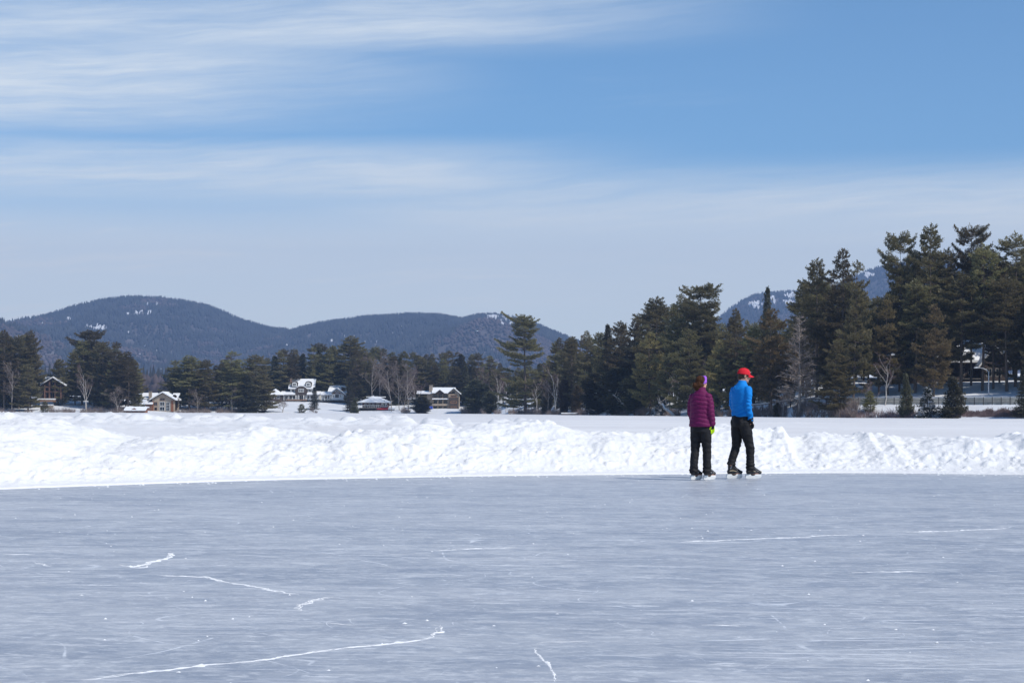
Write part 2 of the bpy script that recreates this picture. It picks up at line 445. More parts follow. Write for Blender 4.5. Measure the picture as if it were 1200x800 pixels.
_crest = np.array([(-60, 500), (0, 496), (60, 497), (100, 503), (125, 512), (150, 517), (175, 513), (200, 508), (240, 509), (270, 506), (300, 503), (318, 511), (345, 508), (365, 508), (390, 511),
                   (410, 502), (440, 503), (490, 500), (530, 505), (560, 500), (600, 498), (625, 498), (655, 497), (672, 500), (690, 501), (710, 498), (735, 500), (760, 503), (800, 498),
                   (850, 503), (880, 506), (905, 506), (916, 502), (923, 513), (940, 511), (960, 506), (1000, 508), (1014, 503), (1022, 508), (1036, 504), (1050, 510), (1100, 509), (1125, 507),
                   (1150, 509), (1175, 509), (1190, 502), (1210, 505), (1300, 508)], float)
def build_bank():
    xs = np.concatenate([-300 + np.cumsum(np.linspace(8, .4, 67)) * 1.0])
    xs = np.unique(np.concatenate([np.linspace(-280, -30, 60), np.linspace(-30, -10, 90), np.arange(-10, 13, .026), np.linspace(13, 34, 90), np.linspace(34, 280, 60)]))
    ts = np.concatenate([np.arange(0, 3.4, .028), np.arange(3.4, 6.5, .06), np.linspace(6.5, 9.5, 12)])
    X = np.repeat(xs[:, None], len(ts), 1); T = np.repeat(ts[None, :], len(xs), 0)
    sl = np.sqrt(1 + Eslope(X) ** 2); Y = Eedge(X) + T * np.minimum(sl, 6)
    Tc = 2.4 + .35 * fbm(X * .35, X * 0, 3, 41)
    # crest height from the photograph's crest line
    Yc = Eedge(X) + 2.4 * sl
    pxc = 600 + X / np.maximum(Yc, 6) * F; pxc = np.where(Yc < 6, np.where(X < 0, -60, 1300), pxc)
    cy = np.interp(pxc, _crest[:, 0], _crest[:, 1])
    cz = CAMH + (hz(np.clip(pxc, -100, 1300)) - cy) / F * np.maximum(Yc, 8)
    cz = np.clip(cz, .55, .95) + .03 * fbm(X * 1.6, X * 0 + 3, 3, 91) + .015 * fbm(X * 5, Y * 2, 3, 92)
    up = sstep(.12, 1, T / Tc) ** .85
    down = 1 - sstep(1.15, 2.5, T / Tc)
    # rounded profile, lower apron
    prof = np.where(T < Tc, .16 * sstep(0, .5, T / Tc) + .84 * up, 1)
    apron = .028 * sstep(0, .10, T) + .03 * sstep(.1, .7, T)
    Z = (cz * .92) * prof
    Z = np.where(T > Tc, .28 + (Z - .28) * down, Z)
    env = sstep(.25, 1.2, T) * (1 - sstep(6.0, 8.5, T))
    Z += env * (.15 * fbm(X * .45, Y * .75, 3, 3) + .055 * fbm(X * 1.7, Y * 2.0, 3, 8))
    rough = (sstep(-.2, .4, fbm(X * .6 + 5, Y * .6, 2, 77)) * .85 + .15) * .58 * (.5 + .55 * sstep(-6.5, -2.5, X))
    wx_ = X + .10 * fbm(X * 3, Y * 3, 3, 19); wy_ = Y + .10 * fbm(X * 3 + 7, Y * 3, 3, 20)
    Z += env * rough * (.34 * clods(wx_, wy_, .62, 11, .2, .6, .55) * .62 * .42 + .55 * clods(wx_, wy_, .27, 12, .2, .6, .6) * .27 + .5 * clods(wx_, wy_, .12, 13, .2, .6, .6) * .12)
    low = sstep(.15, .45, T) * (1 - sstep(.9, 1.7, T))
    Z += low * (.45 * clods(wx_, wy_, .16, 23, .2, .6, .45) * .16 + .5 * clods(wx_, wy_, .075, 24, .2, .6, .5) * .075)
    Z += env * (.038 * fbm(X * 5, Y * 5, 6, 31, .66) + .02 * fbm(X * 2.2 + Y * 1.5, Y * 7, 3, 37))
    # crevices between blocks
    ridge = 1 - np.abs(fbm(X * 1.3 + 3, Y * 1.9, 3, 55)) * 5
    Z -= env * np.maximum(ridge, 0) * .05 * rough
    Z += apron * (1 - env * .5) + .008 * fbm(X * 9, Y * 9, 3, 71) * sstep(.02, .12, T)
    Z -= .05 * (1 - sstep(0, .02, T))
    me = gridmesh('snow_bank', X, Y, Z, M['snow'])
    tag(link('snow_bank', me), kind='structure')
build_bank()

def build_lake():
    a = np.unique(np.concatenate([np.linspace(-290, -60, 30), np.linspace(-60, -12, 80), np.arange(-12, 13, .06), np.linspace(13, 60, 80), np.linspace(60, 290, 30)]))
    t = np.concatenate([np.linspace(0, 46, 60), np.arange(46.3, 92, .30), np.arange(93, 140, 1.5), np.geomspace(141, 1500, 60)])
    A = np.repeat(a[:, None], len(t), 1); T = np.repeat(t[None, :], len(a), 0)
    ws = np.clip(T / 33.0, 0, 60)
    X = A * (1 + ws); Y = Eedge(A) + 4.6 * np.minimum(np.sqrt(1 + Eslope(A) ** 2), 6) + T
    px = 600 + X / np.maximum(Y, 5) * F
    Z = .35 + .02 * fbm(X * .25, Y * .4, 3, 5) + .012 * fbm(X * 1.2, Y * 2, 3, 6)
    # low ploughed ridges further out on the lake
    def ridge(Y0, wid, pts, seed):
        P = np.array(pts, float); hgt = np.interp(px, P[:, 0], P[:, 1])
        yc = Y0 + 5 * fbm(X * .03, X * 0, 3, seed)
        e = np.exp(-((Y - yc) / wid) ** 2)
        wX = X + .3 * fbm(X * 1.3, Y * 1.3, 3, seed + 1)
        l = .38 + .45 * vnoise(X * .5, Y * .3, seed + 2) + .75 * clods(wX, Y, 1.3, seed + 3, .2, .6, .8) + .6 * clods(wX, Y, .6, seed + 4, .2, .6, .8) + .25 * fbm(X * 3, Y * 3, 3, seed + 7)
        return np.maximum(hgt, 0) * e * l
    Z += ridge(92, 5.5, [(-400, .52), (40, .52), (60, .48), (300, .50), (330, .40), (420, .42), (440, .58), (478, .52), (490, .12), (500, .48), (527, .44), (532, .02), (540, .26), (563, .22), (568, 0), (575, .38), (622, .36), (632, .0), (1700, 0)], 100)
    Z += ridge(72, 3.0, [(-400, .22), (130, .25), (230, .20), (290, .26), (360, .20), (450, .12), (520, .0), (1700, 0)], 120)
    Z += ridge(128, 3.0, [(-400, .12), (250, .16), (420, .14), (600, .0), (880, 0), (900, .1), (960, .12), (1060, .1), (1080, 0), (1700, 0)], 140)
    zc = Z[:-1, :-1]; me = gridmesh('frozen_lake', X, Y, Z, [M['lake_snow'], M['snow']], True, (zc > .46).astype(int).ravel() * (Y[:-1, :-1] > 40).ravel())
    tag(link('frozen_lake', me), kind='structure')
build_lake()

# ================================================================== land
_sh = np.array([(-900, 560), (-300, 590), (0, 600), (160, 600), (300, 630), (420, 640), (560, 630), (592, 575), (620, 540), (660, 480), (720, 425), (800, 372), (900, 322), (1000, 285), (1200, 265), (1600, 235), (2200, 210)], float)
def shoreY(px): return np.interp(px, _sh[:, 0], _sh[:, 1])
def landH(x, y):
    x = np.asarray(x, float); y = np.asarray(y, float)
    px = 600 + x / y * F; d = y - shoreY(px)
    hl = np.interp(d, [-40, 0, 6, 60, 130, 300, 900, 9000], [-1.6, .20, .8, 4.9, 6.5, 9, 14, 14])
    hr = np.interp(d, [-40, 0, 2, 3.2, 4.5, 10, 11.5, 14, 24, 36, 70, 160, 900, 9000], [-1.6, .20, .7, 1.3, 1.9, 2.35, 2.4, 3.4, 4.4, 5.9, 7.5, 10, 14, 14])
    w = sstep(850, 960, px)
    return hl * (1 - w) + hr * w + .12 * fbm(x * .12, y * .12, 3, 9) * sstep(2, 12, d)
def build_land():
    pxs = np.concatenate([np.linspace(-1100, -60, 60), np.arange(-50, 1260, 4.0), np.linspace(1270, 2300, 60)])
    ys = np.concatenate([np.arange(225, 345, 1.5), np.arange(345, 720, 3.0), np.geomspace(722, 6350, 60)])
    P = np.repeat(pxs[:, None], len(ys), 1); Y = np.repeat(ys[None, :], len(pxs), 0); X = (P - 600) / F * Y
    tag(link('shore_terrain', gridmesh('shore_terrain', X, Y, landH(X, Y), M['land_snow'])), kind='structure')
build_land()

# ================================================================== mountains and their woods
def tree_cloud(X, Y, Z, hgt, wid, hard, seed):
    """many small far-off crowns as one mesh: spires for conifers, rounded lumps for bare hardwoods"""
    rng = np.random.default_rng(seed); n = len(X)
    ang = rng.uniform(0, 6.28, n); V = np.zeros((n, 6, 3)); 
    V[:, 0] = np.stack([X + rng.normal(0, .1, n) * wid, Y, Z + hgt], -1)
    bz = np.where(hard, .45, .12)
    for k in range(4):
        a = ang + k * math.pi / 2; r = wid * .5 * rng.uniform(.75, 1.25, n)
        V[:, 1 + k] = np.stack([X + np.cos(a) * r, Y + np.sin(a) * r, Z + hgt * bz * rng.uniform(.6, 1.3, n)], -1)
    V[:, 5] = np.stack([X, Y, Z - 1], -1)
    V[:, 0, 2] = np.where(hard, Z + hgt * .8, V[:, 0, 2])
    base = (np.arange(n) * 6)[:, None, None]
    f = np.array([(0, 1, 2), (0, 2, 3), (0, 3, 4), (0, 4, 1), (5, 2, 1), (5, 3, 2), (5, 4, 3), (5, 1, 4)])[None]
    Fc = (base + f).reshape(-1, 3)
    mi = np.repeat(np.where(hard, 1, 0), 8)
    return V.reshape(-1, 3), Fc, mi

def mountain(Y0, Yr, prof, seed, ntree, hard_bias, bare, depth_back=700, xr=None, th=13):
    P = np.array(prof, float)
    lo, hi = P[0, 0], P[-1, 0]
    x0, x1 = wx(lo, Yr), wx(hi, Yr)
    def H(X, Y):
        px = 600 + X / Yr * F
        ridge = CAMH + (hz(np.clip(px, 0, 1200)) - np.interp(px, P[:, 0], P[:, 1])) / F * Yr - th * 1.35
        edge = sstep(lo, lo + 60, px) * sstep(hi, hi - 60, px)
        t = (Y - Y0) / (Yr - Y0)
        gl = fbm(X * .0022, Y * .0022, 4, seed)
        p = np.where(t < 1, sstep(0, 1, np.clip(t, 0, 1) * .92 + .04) ** 1.25, 1 - .35 * sstep(1, 1 + depth_back / (Yr - Y0) * 1.2, t))
        p = p / (sstep(0, 1, .96) ** 1.25) * np.where(t < 1, 1, (sstep(0, 1, .96) ** 1.25))
        w = np.clip(4 * p * (1 - p), 0, 1)
        return np.maximum(ridge, 5) * p + w * ridge * .30 * gl
    xs = np.linspace(x0, x1, 260); ys = np.linspace(Y0 - 150, Yr + depth_back, 110)
    X = np.repeat(xs[:, None], len(ys), 1); Y = np.repeat(ys[None, :], len(xs), 0)
    Z = H(X, Y)
    Z[:, 0] = -2; 
    tag(link('mountain', gridmesh('mountain', X, Y, Z, [M['mtn'], M['ledge']])), kind='structure')
    o = bpy.data.objects[-1] if False else None
    rng = np.random.default_rng(seed + 5)
    X = rng.uniform(x0, x1, ntree); t = rng.uniform(0, 1, ntree) ** .8; Y = Y0 + 60 + (Yr + 60 - Y0 - 60) * t
    Z = H(X, Y); px = 600 + X / Y * F
    py = hz(np.clip(px, 0, 1200)) - (Z + 4 - CAMH) / Y * F
    hn = fbm(X * .0035, Y * .0025, 4, seed + 9) + .5 * fbm(X * .02, Y * .02, 2, seed + 10)
    hard = (hn + hard_bias - .35 * (t - .5)) > .10
    hard &= rng.uniform(0, 1, ntree) < .93
    keep = fbm(X * .012, Y * .012, 3, seed + 11) > -.62
    return X, Y, Z, px, py, hard, keep, rng, H

def ledges(H, spots, Y0, Yr, seed):
    """open snowy clearings and rock slabs between the trees"""
    V = []; Fc = []; rng = np.random.default_rng(seed)
    return V, Fc

def build_mountains():
    allV = []; allF = []; allM = []; b = 0; specs = [
        (2700, 5000, [(-420, 440), (-300, 420), (-100, 398), (0, 392), (38, 385), (60, 373), (80, 366), (105, 358), (130, 352), (160, 348), (200, 349), (240, 356), (262, 364), (280, 372), (300, 378), (320, 383), (345, 385), (380, 376), (430, 369), (480, 366), (515, 366.5), (543, 371), (560, 366.5), (580, 366), (602, 369), (625, 376), (645, 385), (665, 393), (690, 402), (740, 420), (800, 440), (900, 465)],
         7, 92000, -.02, [(112, 388, 13, 3.2), (80, 378, 6, 2), (178, 360, 7, 1.2), (165, 371, 16, 2), (597, 378, 11, 4.5), (575, 374, 10, 2.5), (588, 372, 5, 2)]),
        (1900, 3500, [(-700, 440), (-400, 372), (-150, 358), (-50, 364), (0, 374), (20, 380), (40, 387), (60, 396), (80, 404), (110, 419), (150, 440), (200, 462)], 21, 16000, .42, []),
        (3200, 5600, [(700, 465), (780, 420), (820, 388), (840, 369), (855, 356), (870, 346), (885, 339.5), (920, 337), (950, 338), (975, 331), (1000, 318), (1020, 309), (1045, 304), (1090, 300), (1200, 315), (1350, 350), (1500, 420), (1600, 450)],
         33, 46000, -.05, [(885, 356, 9, 4), (930, 345, 10, 3), (905, 350, 5, 4), (925, 352, 8, 2), (1020, 320, 8, 3)])]
    for (Y0, Yr, prof, seed, nt_, hb, bare) in specs:
        X, Y, Z, px, py, hard, keep, rng, H = mountain(Y0, Yr, prof, seed, nt_, hb, bare)
        n1 = fbm(px * .35, py * .9, 3, seed + 40)
        for (bx, by, rx, ry) in bare:
            q = ((px - bx) / rx) ** 2 + ((py - by) / ry) ** 2
            keep &= ~((q < 1) & (n1 > -.14 + .22 * q))
        X, Y, Z, hard = X[keep], Y[keep], Z[keep], hard[keep]; n = len(X)
        h = rng.uniform(8, 17, n) * np.where(hard, .8, 1); w = rng.uniform(5, 9, n) * np.where(hard, 1.35, 1)
        V, Fc, mi = tree_cloud(X, Y, Z, h, w, hard, seed)
        allV.append(V); allF.append(Fc + b); allM.append(mi); b += len(V)
        # snowy slabs on the ground in the bare spots
        if bare:
            XX = rng.uniform(wx(prof[0][0], Yr), wx(prof[-1][0], Yr), 260000); YY = rng.uniform(Y0, Yr, 260000); ZZ = H(XX, YY)
            ppx = 600 + XX / YY * F; ppy = hz(np.clip(ppx, 0, 1200)) - (ZZ + 3 - CAMH) / YY * F
            n1 = fbm(ppx * .35, ppy * .9, 3, seed + 40); m = np.zeros(len(XX), bool)
            for (bx, by, rx, ry) in bare:
                q = ((ppx - bx) / rx) ** 2 + ((ppy - by) / ry) ** 2
                m |= (q < 1) & (n1 > .02 + .3 * q)
            fl = (rng.uniform(0, 1, len(XX)) < .006) & (fbm(XX * .003, YY * .003, 3, 5) > .02) & ~m; m |= fl
            flk = fl[m]; XX, YY, ZZ = XX[m], YY[m], ZZ[m]; n = len(XX)
            Vl = np.zeros((n, 4, 3)); r = rng.uniform(3, 7, n)
            r *= np.where(flk, .32, .5); zb = H(XX, YY)
            for k, (dx, dy, dz) in enumerate(((-1, -1, 1), (1, -1, 1), (1, 1, 10), (-1, 1, 10))):
                ax = XX + dx * r * rng.uniform(.2, 1.6, n); ay = YY + dy * r * rng.uniform(.7, 1.3, n)
                Vl[:, k] = np.stack([ax, ay, zb + np.where(flk, min(dz, 6.5), dz) * rng.uniform(.6, 1.15, n)], -1)
            tris = (np.arange(n) * 4)[:, None, None] + np.array([(0, 1, 2), (0, 2, 3)])[None]
            allV.append(Vl.reshape(-1, 3)); allF.append(tris.reshape(-1, 3) + b); allM.append(np.full(2 * n, 2)); b += 4 * n
    me = mesh_np('mountain_forest', np.concatenate(allV), np.concatenate(allF), [M['far_conifer'], M['far_hardwood'], M['ledge']], False, np.concatenate(allM))
    tag(link('mountain_forest', me), 'bluish mixed forest with snowy ledges covering the far mountains', 'forest', kind='stuff')
    # lowland woods between the shore trees and the mountains
    rng = np.random.default_rng(77); n = 15000
    px = rng.uniform(-400, 1000, n); Y = rng.uniform(1250, 2500, n); X = wx(px, Y); Z = landH(X, Y)
    hn = fbm(px * .03, Y * .004, 3, 90) + (1700 - Y) / 2500; hard = hn > -.02
    h = rng.uniform(11, 20, n) * (1 + .25 * fbm(px * .02, Y * .002, 2, 91)); h = np.where(hard, h * .85, h)
    V, Fc, mi = tree_cloud(X, Y, Z, h, rng.uniform(4, 6.5, n) * np.where(hard, 1.3, 1), hard, 78)
    me = mesh_np('lowland_forest', V, Fc, [M['far_conifer'], M['far_hardwood']], False, mi)
    tag(link('lowland_forest', me), 'hazy far woods of conifers and bare trees beyond the shore', 'forest', kind='stuff')
build_mountains()
# ================================================================== trees
def rnd_dirs(rng, n):
    v = rng.normal(0, 1, (n, 3)); return v / np.linalg.norm(v, axis=1, keepdims=True)

def needles(rng, P, D, per, ln, wd, spread=.9, up=.25):
    """P,D: tuft centres and directions. Every tuft is a connected star of slim triangles (one island)."""
    n = len(P); out = np.zeros((n, per * 2 + 1, 3)); out[:, 0] = P
    sc = rng.uniform(.7, 1.25, n)
    for k in range(per):
        d = D + rnd_dirs(rng, n) * spread; d[:, 2] += up; d /= np.linalg.norm(d, axis=1, keepdims=True)
        s = np.cross(d, rnd_dirs(rng, n) * .85 + np.array([.25, -.2, .9])); s /= np.linalg.norm(s, axis=1, keepdims=True) + 1e-9
        L = (ln * sc * rng.uniform(.7, 1.3, n))[:, None]
        out[:, 1 + 2 * k] = P + d * L + s * wd * sc[:, None]; out[:, 2 + 2 * k] = P + d * L * .85 - s * wd * sc[:, None]
    base = (np.arange(n) * (per * 2 + 1))[:, None, None]
    f = np.array([(0, 1 + 2 * k, 2 + 2 * k) for k in range(per)])[None]
    return out.reshape(-1, 3), (base + f).reshape(-1, 3)

def merge_tubes(lst):
    V = []; Fc = []; b = 0
    for pts, rad, n in lst:
        v, f = tube(pts, rad, n, cap=False); V += v; Fc += [tuple(b + i for i in q) for q in f]; b += len(v)
    return V, Fc

def conifer(seed, Hh=20., kind='pine', base=.2, spread=4.2, leaf='pine', lean=0, trunk_r=.28, gap=.0, dens=1.0, shape=None, whorl=.80, flat=False, split=0):
    rng = np.random.default_rng(seed); tubes = []; P = []; D = []
    bx = rng.uniform(-.35, .35, 2)
    def axis(z):
        t = z / Hh; return Vector((bx[0] * math.sin(t * 3) + lean * t * t, bx[1] * math.sin(t * 2.3), z))
    zs = np.linspace(-.6, Hh, 10)
    tubes.append(([axis(z) for z in zs], [max(.03, trunk_r * (1 - .93 * max(z, 0) / Hh)) for z in zs], 7))
    z = base * Hh; ph = rng.uniform(0, 6)
    lopside = rng.uniform(0, 6.28)
    sparse_band = rng.uniform(.3, .8)
    while z < Hh * .985:
        t = (z - base * Hh) / (Hh * (1 - base))
        if shape: env = np.interp(t, [q[0] for q in shape], [q[1] for q in shape])
        elif kind == 'spruce': env = (1 - t) ** .85 * 1.0 + .04
        elif kind == 'cedar': env = min(1, (1 - t) * 2.2) ** .7 * (.75 + .25 * min(1, t * 6))
        else: env = min(1, .45 + t * 2.2) * (1 - t) ** .78 + .06
        if rng.uniform() < gap and t < .85: z += whorl * rng.uniform(1.1, 2.0)
        nb = {'pine': 5, 'spruce': 7, 'cedar': 8}[kind]
        nb = max(3, int(nb + rng.integers(-1, 2)))
        ph += rng.uniform(.4, 1.4)
        wj = rng.uniform(.72, 1.2)
        for k in range(nb):
            a = ph + k * 6.283 / nb + rng.normal(0, .22)
            L = spread * env * wj * rng.uniform(.6, 1.22) * (1 + .14 * math.cos(a - lopside))
            if kind == 'pine' and rng.uniform() < .10: L *= 1.3
            L = max(L, .35 if kind != 'spruce' else .30 * (1 - t) + .10)
            if kind == 'pine': pit = R(3 + 24 * t ** 3 + rng.normal(0, 4.5)); bend = .08
            elif kind == 'spruce': pit = R(-16 + 50 * t ** 1.5 + rng.normal(0, 5)); bend = .12
            else: pit = R(50 + rng.normal(0, 8)); bend = .15; 
            o = axis(z + rng.uniform(-.2, .2))
            dh = Vector((math.cos(a), math.sin(a), 0)); pts = []
            for q in (0, .35, .7, 1):
                sag = -.13 * L * math.sin(q * 3.0) if kind == 'pine' else 0
                pts.append(o + dh * (L * q * math.cos(pit)) + Vector((0, 0, L * q * math.sin(pit) + bend * L * q * q + sag * .5)))
            tubes.append((pts, [max(.012, .05 * L / spread + .015), .035 * max(.5, L / spread), .02, .008], 3))
            # foliage
            start = {'pine': .36, 'spruce': .12, 'cedar': .3}[kind]
            if z < Hh * .45 and kind == 'pine': start = .48
            nn = max(2, int(L / .34 * dens))
            for j in range(nn):
                q = start + (1 - start) * (j + rng.uniform(.2, .9)) / nn
                q = min(q, 1)
                i = min(2, int(q / .35)); lo = (0, .35, .7)[i]; f = (q - lo) / (.35 if i < 2 else .3)
                c = pts[i].lerp(pts[i + 1], min(1, f))
                side = Vector((-dh.y, dh.x, 0))
                half = (.42 * L * (1.15 - q) * {'pine': 1.0, 'spruce': .75, 'cedar': .6}[kind] + .12)
                m = max(1, int(half / .28 * dens * 1.1))
                for s in (-1, 1):
                    for w in range(m):
                        off = half * (w + rng.uniform(.1, .9)) / m
                        zoff = {'pine': rng.uniform(-.05, .22), 'spruce': -off * .25 + rng.uniform(-.08, .08), 'cedar': rng.uniform(-.3, .5)}[kind]
                        p = c + side * s * off + dh * off * .35 + Vector((0, 0, zoff))
                        P.append(p[:]); dd = (dh * .6 + side * s * .6); D.append((dd.x, dd.y, {'pine': .25, 'spruce': -.15, 'cedar': .6}[kind]))
                P.append((c + Vector((0, 0, rng.uniform(0, .15))))[:]); D.append((dh.x, dh.y, .2))
        z += whorl * rng.uniform(.7, 1.3) * (1 - .35 * t)
    top = axis(Hh)
    for q in range(5): P.append((top.x + rng.normal(0, .08), top.y + rng.normal(0, .08), Hh - .12 * q)); D.append((0, 0, 1))
    P = np.array(P); D = np.array(D)
    ln, wd, per = {'pine': (.38, .062, 6), 'spruce': (.30, .055, 6), 'cedar': (.34, .07, 6)}[kind]
    V, Fc = needles(rng, P, D, per, ln, wd, .75, .18 if kind == 'pine' else .0)
    tv, tf = merge_tubes(tubes)
    return [('trunk', mesh_np('trunk', np.array(tv), tf, M['bark'], True)), ('crown', mesh_np('crown', V, Fc, M[leaf]))], Hh, len(Fc)

def larch(seed, Hh=16., spread=3.4, mat='twigs_tan'):
    """leafless cone-shaped tree: straight stem, level limbs, fine side twigs"""
    rng = np.random.default_rng(seed); tubes = []; tw = []
    z = 1.8
    tr = [([(0, 0, -.5), (0, 0, Hh * .5), (.1, 0, Hh)], [.2, .12, .02], 6)]
    while z < Hh * .98:
        t = z / Hh; env = (1 - t) ** .8
        for k in range(5):
            a = rng.uniform(0, 6.28); L = spread * env * rng.uniform(.6, 1.15) + .2; pit = R(8 + 25 * t)
            d = Vector((math.cos(a) * math.cos(pit), math.sin(a) * math.cos(pit), math.sin(pit)))
            e = Vector((0, 0, z)) + d * L
            tubes.append(([(0, 0, z), tuple(e)], [.03, .012], 3))
            for j in range(int(L / .13)):
                p = Vector((0, 0, z)) + d * L * rng.uniform(.25, 1); s = Vector(rnd_dirs(rng, 1)[0]); s = (s + d * .9 + Vector((0, 0, .15))).normalized() * rng.uniform(.35, .9)
                tw.append((p, s, .036))
        z += rng.uniform(.22, .42)
    v, f = merge_tubes(tubes); V = list(v); Fc = [tuple(q) for q in f]
    for p, s, w in tw:
        b = len(V); u = s.cross(Vector(rnd_dirs(rng, 1)[0])).normalized() * w
        V += [tuple(p - u), tuple(p + u), tuple(p + s)]; Fc.append((b, b + 1, b + 2))
    a, b_ = merge_tubes(tr)
    return [('trunk', mesh_np('trunk', np.array(a), b_, M['bark_grey'], True)), ('branches', mesh_np('branches', np.array(V), Fc, M[mat]))], Hh, len(Fc)

def bare(seed, Hh=15., bark='bark_grey', tmat='twigs', trunk_r=.16, lean=0., fork=.3, wide=.5, level=4, stems=1, dens=1.0):
    rng = np.random.default_rng(seed); big = []; small = []; tw = []
    def grow(p, d, L, r, lv):
        n = 4; pts = [p.copy()]; rad = [r]; q = p.copy(); dd = d.copy(); nodes = []
        for i in range(n):
            dd = (dd + Vector(rnd_dirs(rng, 1)[0]) * .16 + Vector((0, 0, .07))).normalized()
            q = q + dd * (L / n); pts.append(q.copy()); rad.append(max(.008, r * (1 - .72 * (i + 1) / n))); nodes.append((q.copy(), dd.copy(), rad[-1]))
        (big if lv <= 1 else small).append((pts, rad, 6 if lv == 0 else (5 if lv == 1 else 3)))
        if lv >= level:
            return
        k = {0: 9, 1: 6, 2: 6, 3: 5}.get(lv, 3)
        for j in range(int(k * dens)):
            t = (fork if lv == 0 else .2) + (1 - (fork if lv == 0 else .2)) * (j + rng.uniform(0, 1)) / int(k * dens)
            i = min(n - 1, int(t * n)); f = t * n - i; c = pts[i].lerp(pts[i + 1], f); rr = rad[i] * (1 - f) + rad[i + 1] * f
            s = Vector(rnd_dirs(rng, 1)[0]); s = (s - dd * s.dot(dd)).normalized()
            nd = (dd * (1 - wide) + s * wide + Vector((0, 0, .16))).normalized()
            LL = L * rng.uniform(.32, .58) * (1.15 - .5 * t)
            if lv + 1 >= level - 0 or LL < .5:
                tw.append((c, nd * max(.35, LL), .014))
                for g in range(3):
                    s2 = (nd + Vector(rnd_dirs(rng, 1)[0]) * .8).normalized(); tw.append((c + nd * LL * rng.uniform(.2, .9), s2 * rng.uniform(.25, .6), .011))
            else: grow(c, nd, LL, rr * .62, lv + 1)
    for s in range(stems):
        d = Vector((lean + (rng.normal(0, .18) if stems > 1 else 0), rng.normal(0, .05) * stems, 1)).normalized()
        grow(Vector((rng.normal(0, .15) * (stems - 1), rng.normal(0, .15) * (stems - 1), -.3)), d, Hh * (1 if s == 0 else rng.uniform(.7, .95)), trunk_r, 0)
    a, f0 = merge_tubes(big); v, f = merge_tubes(small) if small else ([], [])
    V = list(v); Fc = [tuple(q) for q in f]
    for p, s, w in tw:
        b = len(V); u = s.cross(Vector(rnd_dirs(rng, 1)[0])).normalized() * w
        V += [tuple(p - u), tuple(p + u), tuple(p + s)]; Fc.append((b, b + 1, b + 2))
    A = np.array(a); top = max(A[:, 2].max(), np.array(V)[:, 2].max())
    return [('trunk', mesh_np('trunk', A, f0, M[bark], True)), ('branches', mesh_np('branches', np.array(V), Fc, M[tmat]))], float(top), len(Fc)

PINE_TOP = [(0, .5), (.15, .8), (.35, 1), (.5, .72), (.62, .9), (.78, .66), (.90, .40), (1, .10)]
PINE_FLAT = [(0, .35), (.2, .55), (.4, .6), (.6, .9), (.75, 1), (.9, .85), (1, .45)]
PINE_DENSE = [(0, .8), (.2, 1), (.5, .85), (.75, .6), (.92, .3), (1, .08)]
PINE_LONE = [(0, .9), (.18, 1), (.34, .85), (.45, .45), (.58, .9), (.68, .85), (.76, .35), (.86, .55), (.95, .5), (1, .3)]
PR = {
 'pine_a': conifer(1, 22, 'pine', .14, 4.4, shape=PINE_TOP, gap=.10),
 'pine_b': conifer(2, 22, 'pine', .20, 4.0, gap=.14, whorl=.85),
 'pine_c': conifer(3, 22, 'pine', .08, 4.8, shape=PINE_DENSE, gap=.05, whorl=.7),
 'pine_d': conifer(4, 22, 'pine', .10, 4.2, shape=PINE_DENSE, gap=.08, lean=.8),
 'pine_high': conifer(5, 24, 'pine', .33, 4.4, shape=PINE_TOP, gap=.12),
 'pine_high_b': conifer(15, 24, 'pine', .28, 4.1, shape=PINE_TOP, gap=.14),
 'pine_flat': conifer(6, 22, 'pine', .30, 4.6, shape=PINE_FLAT, gap=.10),
 'pine_lone': conifer(7, 26, 'pine', .07, 5.6, shape=PINE_LONE, gap=.14, trunk_r=.4),
 'pine_olive': conifer(8, 18, 'pine', .12, 4.4, 'olive', shape=PINE_DENSE, gap=.04, whorl=.7),
 'pine_young': conifer(9, 13, 'pine', .04, 3.4, 'pine', shape=PINE_DENSE, whorl=.6),
 'spruce_a': conifer(10, 18, 'spruce', .05, 3.2, 'spruce', whorl=.5, dens=.8),
 'spruce_b': conifer(11, 18, 'spruce', .06, 2.4, 'spruce', whorl=.5, dens=.9),
 'cedar': conifer(12, 11, 'cedar', .02, 2.0, 'cedar', whorl=.42),
 'cedar_dark': conifer(16, 12, 'cedar', .02, 2.5, 'spruce', whorl=.45),
 'small_fir': conifer(13, 5, 'spruce', .03, 1.35, 'spruce', whorl=.3, trunk_r=.09, dens=1.2),
 'snowy_fir': conifer(14, 5, 'spruce', .03, 1.5, 'snowy', whorl=.34, trunk_r=.09, dens=1.1),
 'larch': larch(20),
 'hardwood_a': bare(30, 15, wide=.62), 'hardwood_b': bare(31, 14, wide=.56, lean=.05, fork=.2), 'hardwood_c': bare(34, 15, tmat='twigs_purple', wide=.55, trunk_r=.2, fork=.25, dens=1.15),
 'birch_a': bare(32, 13, 'birch', 'twigs_purple', .13, lean=-.12, wide=.4, fork=.35, dens=.8), 'birch_b': bare(33, 12, 'birch', 'twigs_purple', .12, lean=.1, stems=2, wide=.42, fork=.3, dens=.7),
 'bare_shrub': bare(35, 3.6, tmat='twigs', trunk_r=.05, stems=5, fork=.15, wide=.5, level=3),
 'lawn_tree': bare(36, 6, tmat='twigs', trunk_r=.12, fork=.22, wide=.62, dens=1.2),
}
print('tris', {k: v[2] for k, v in PR.items()})
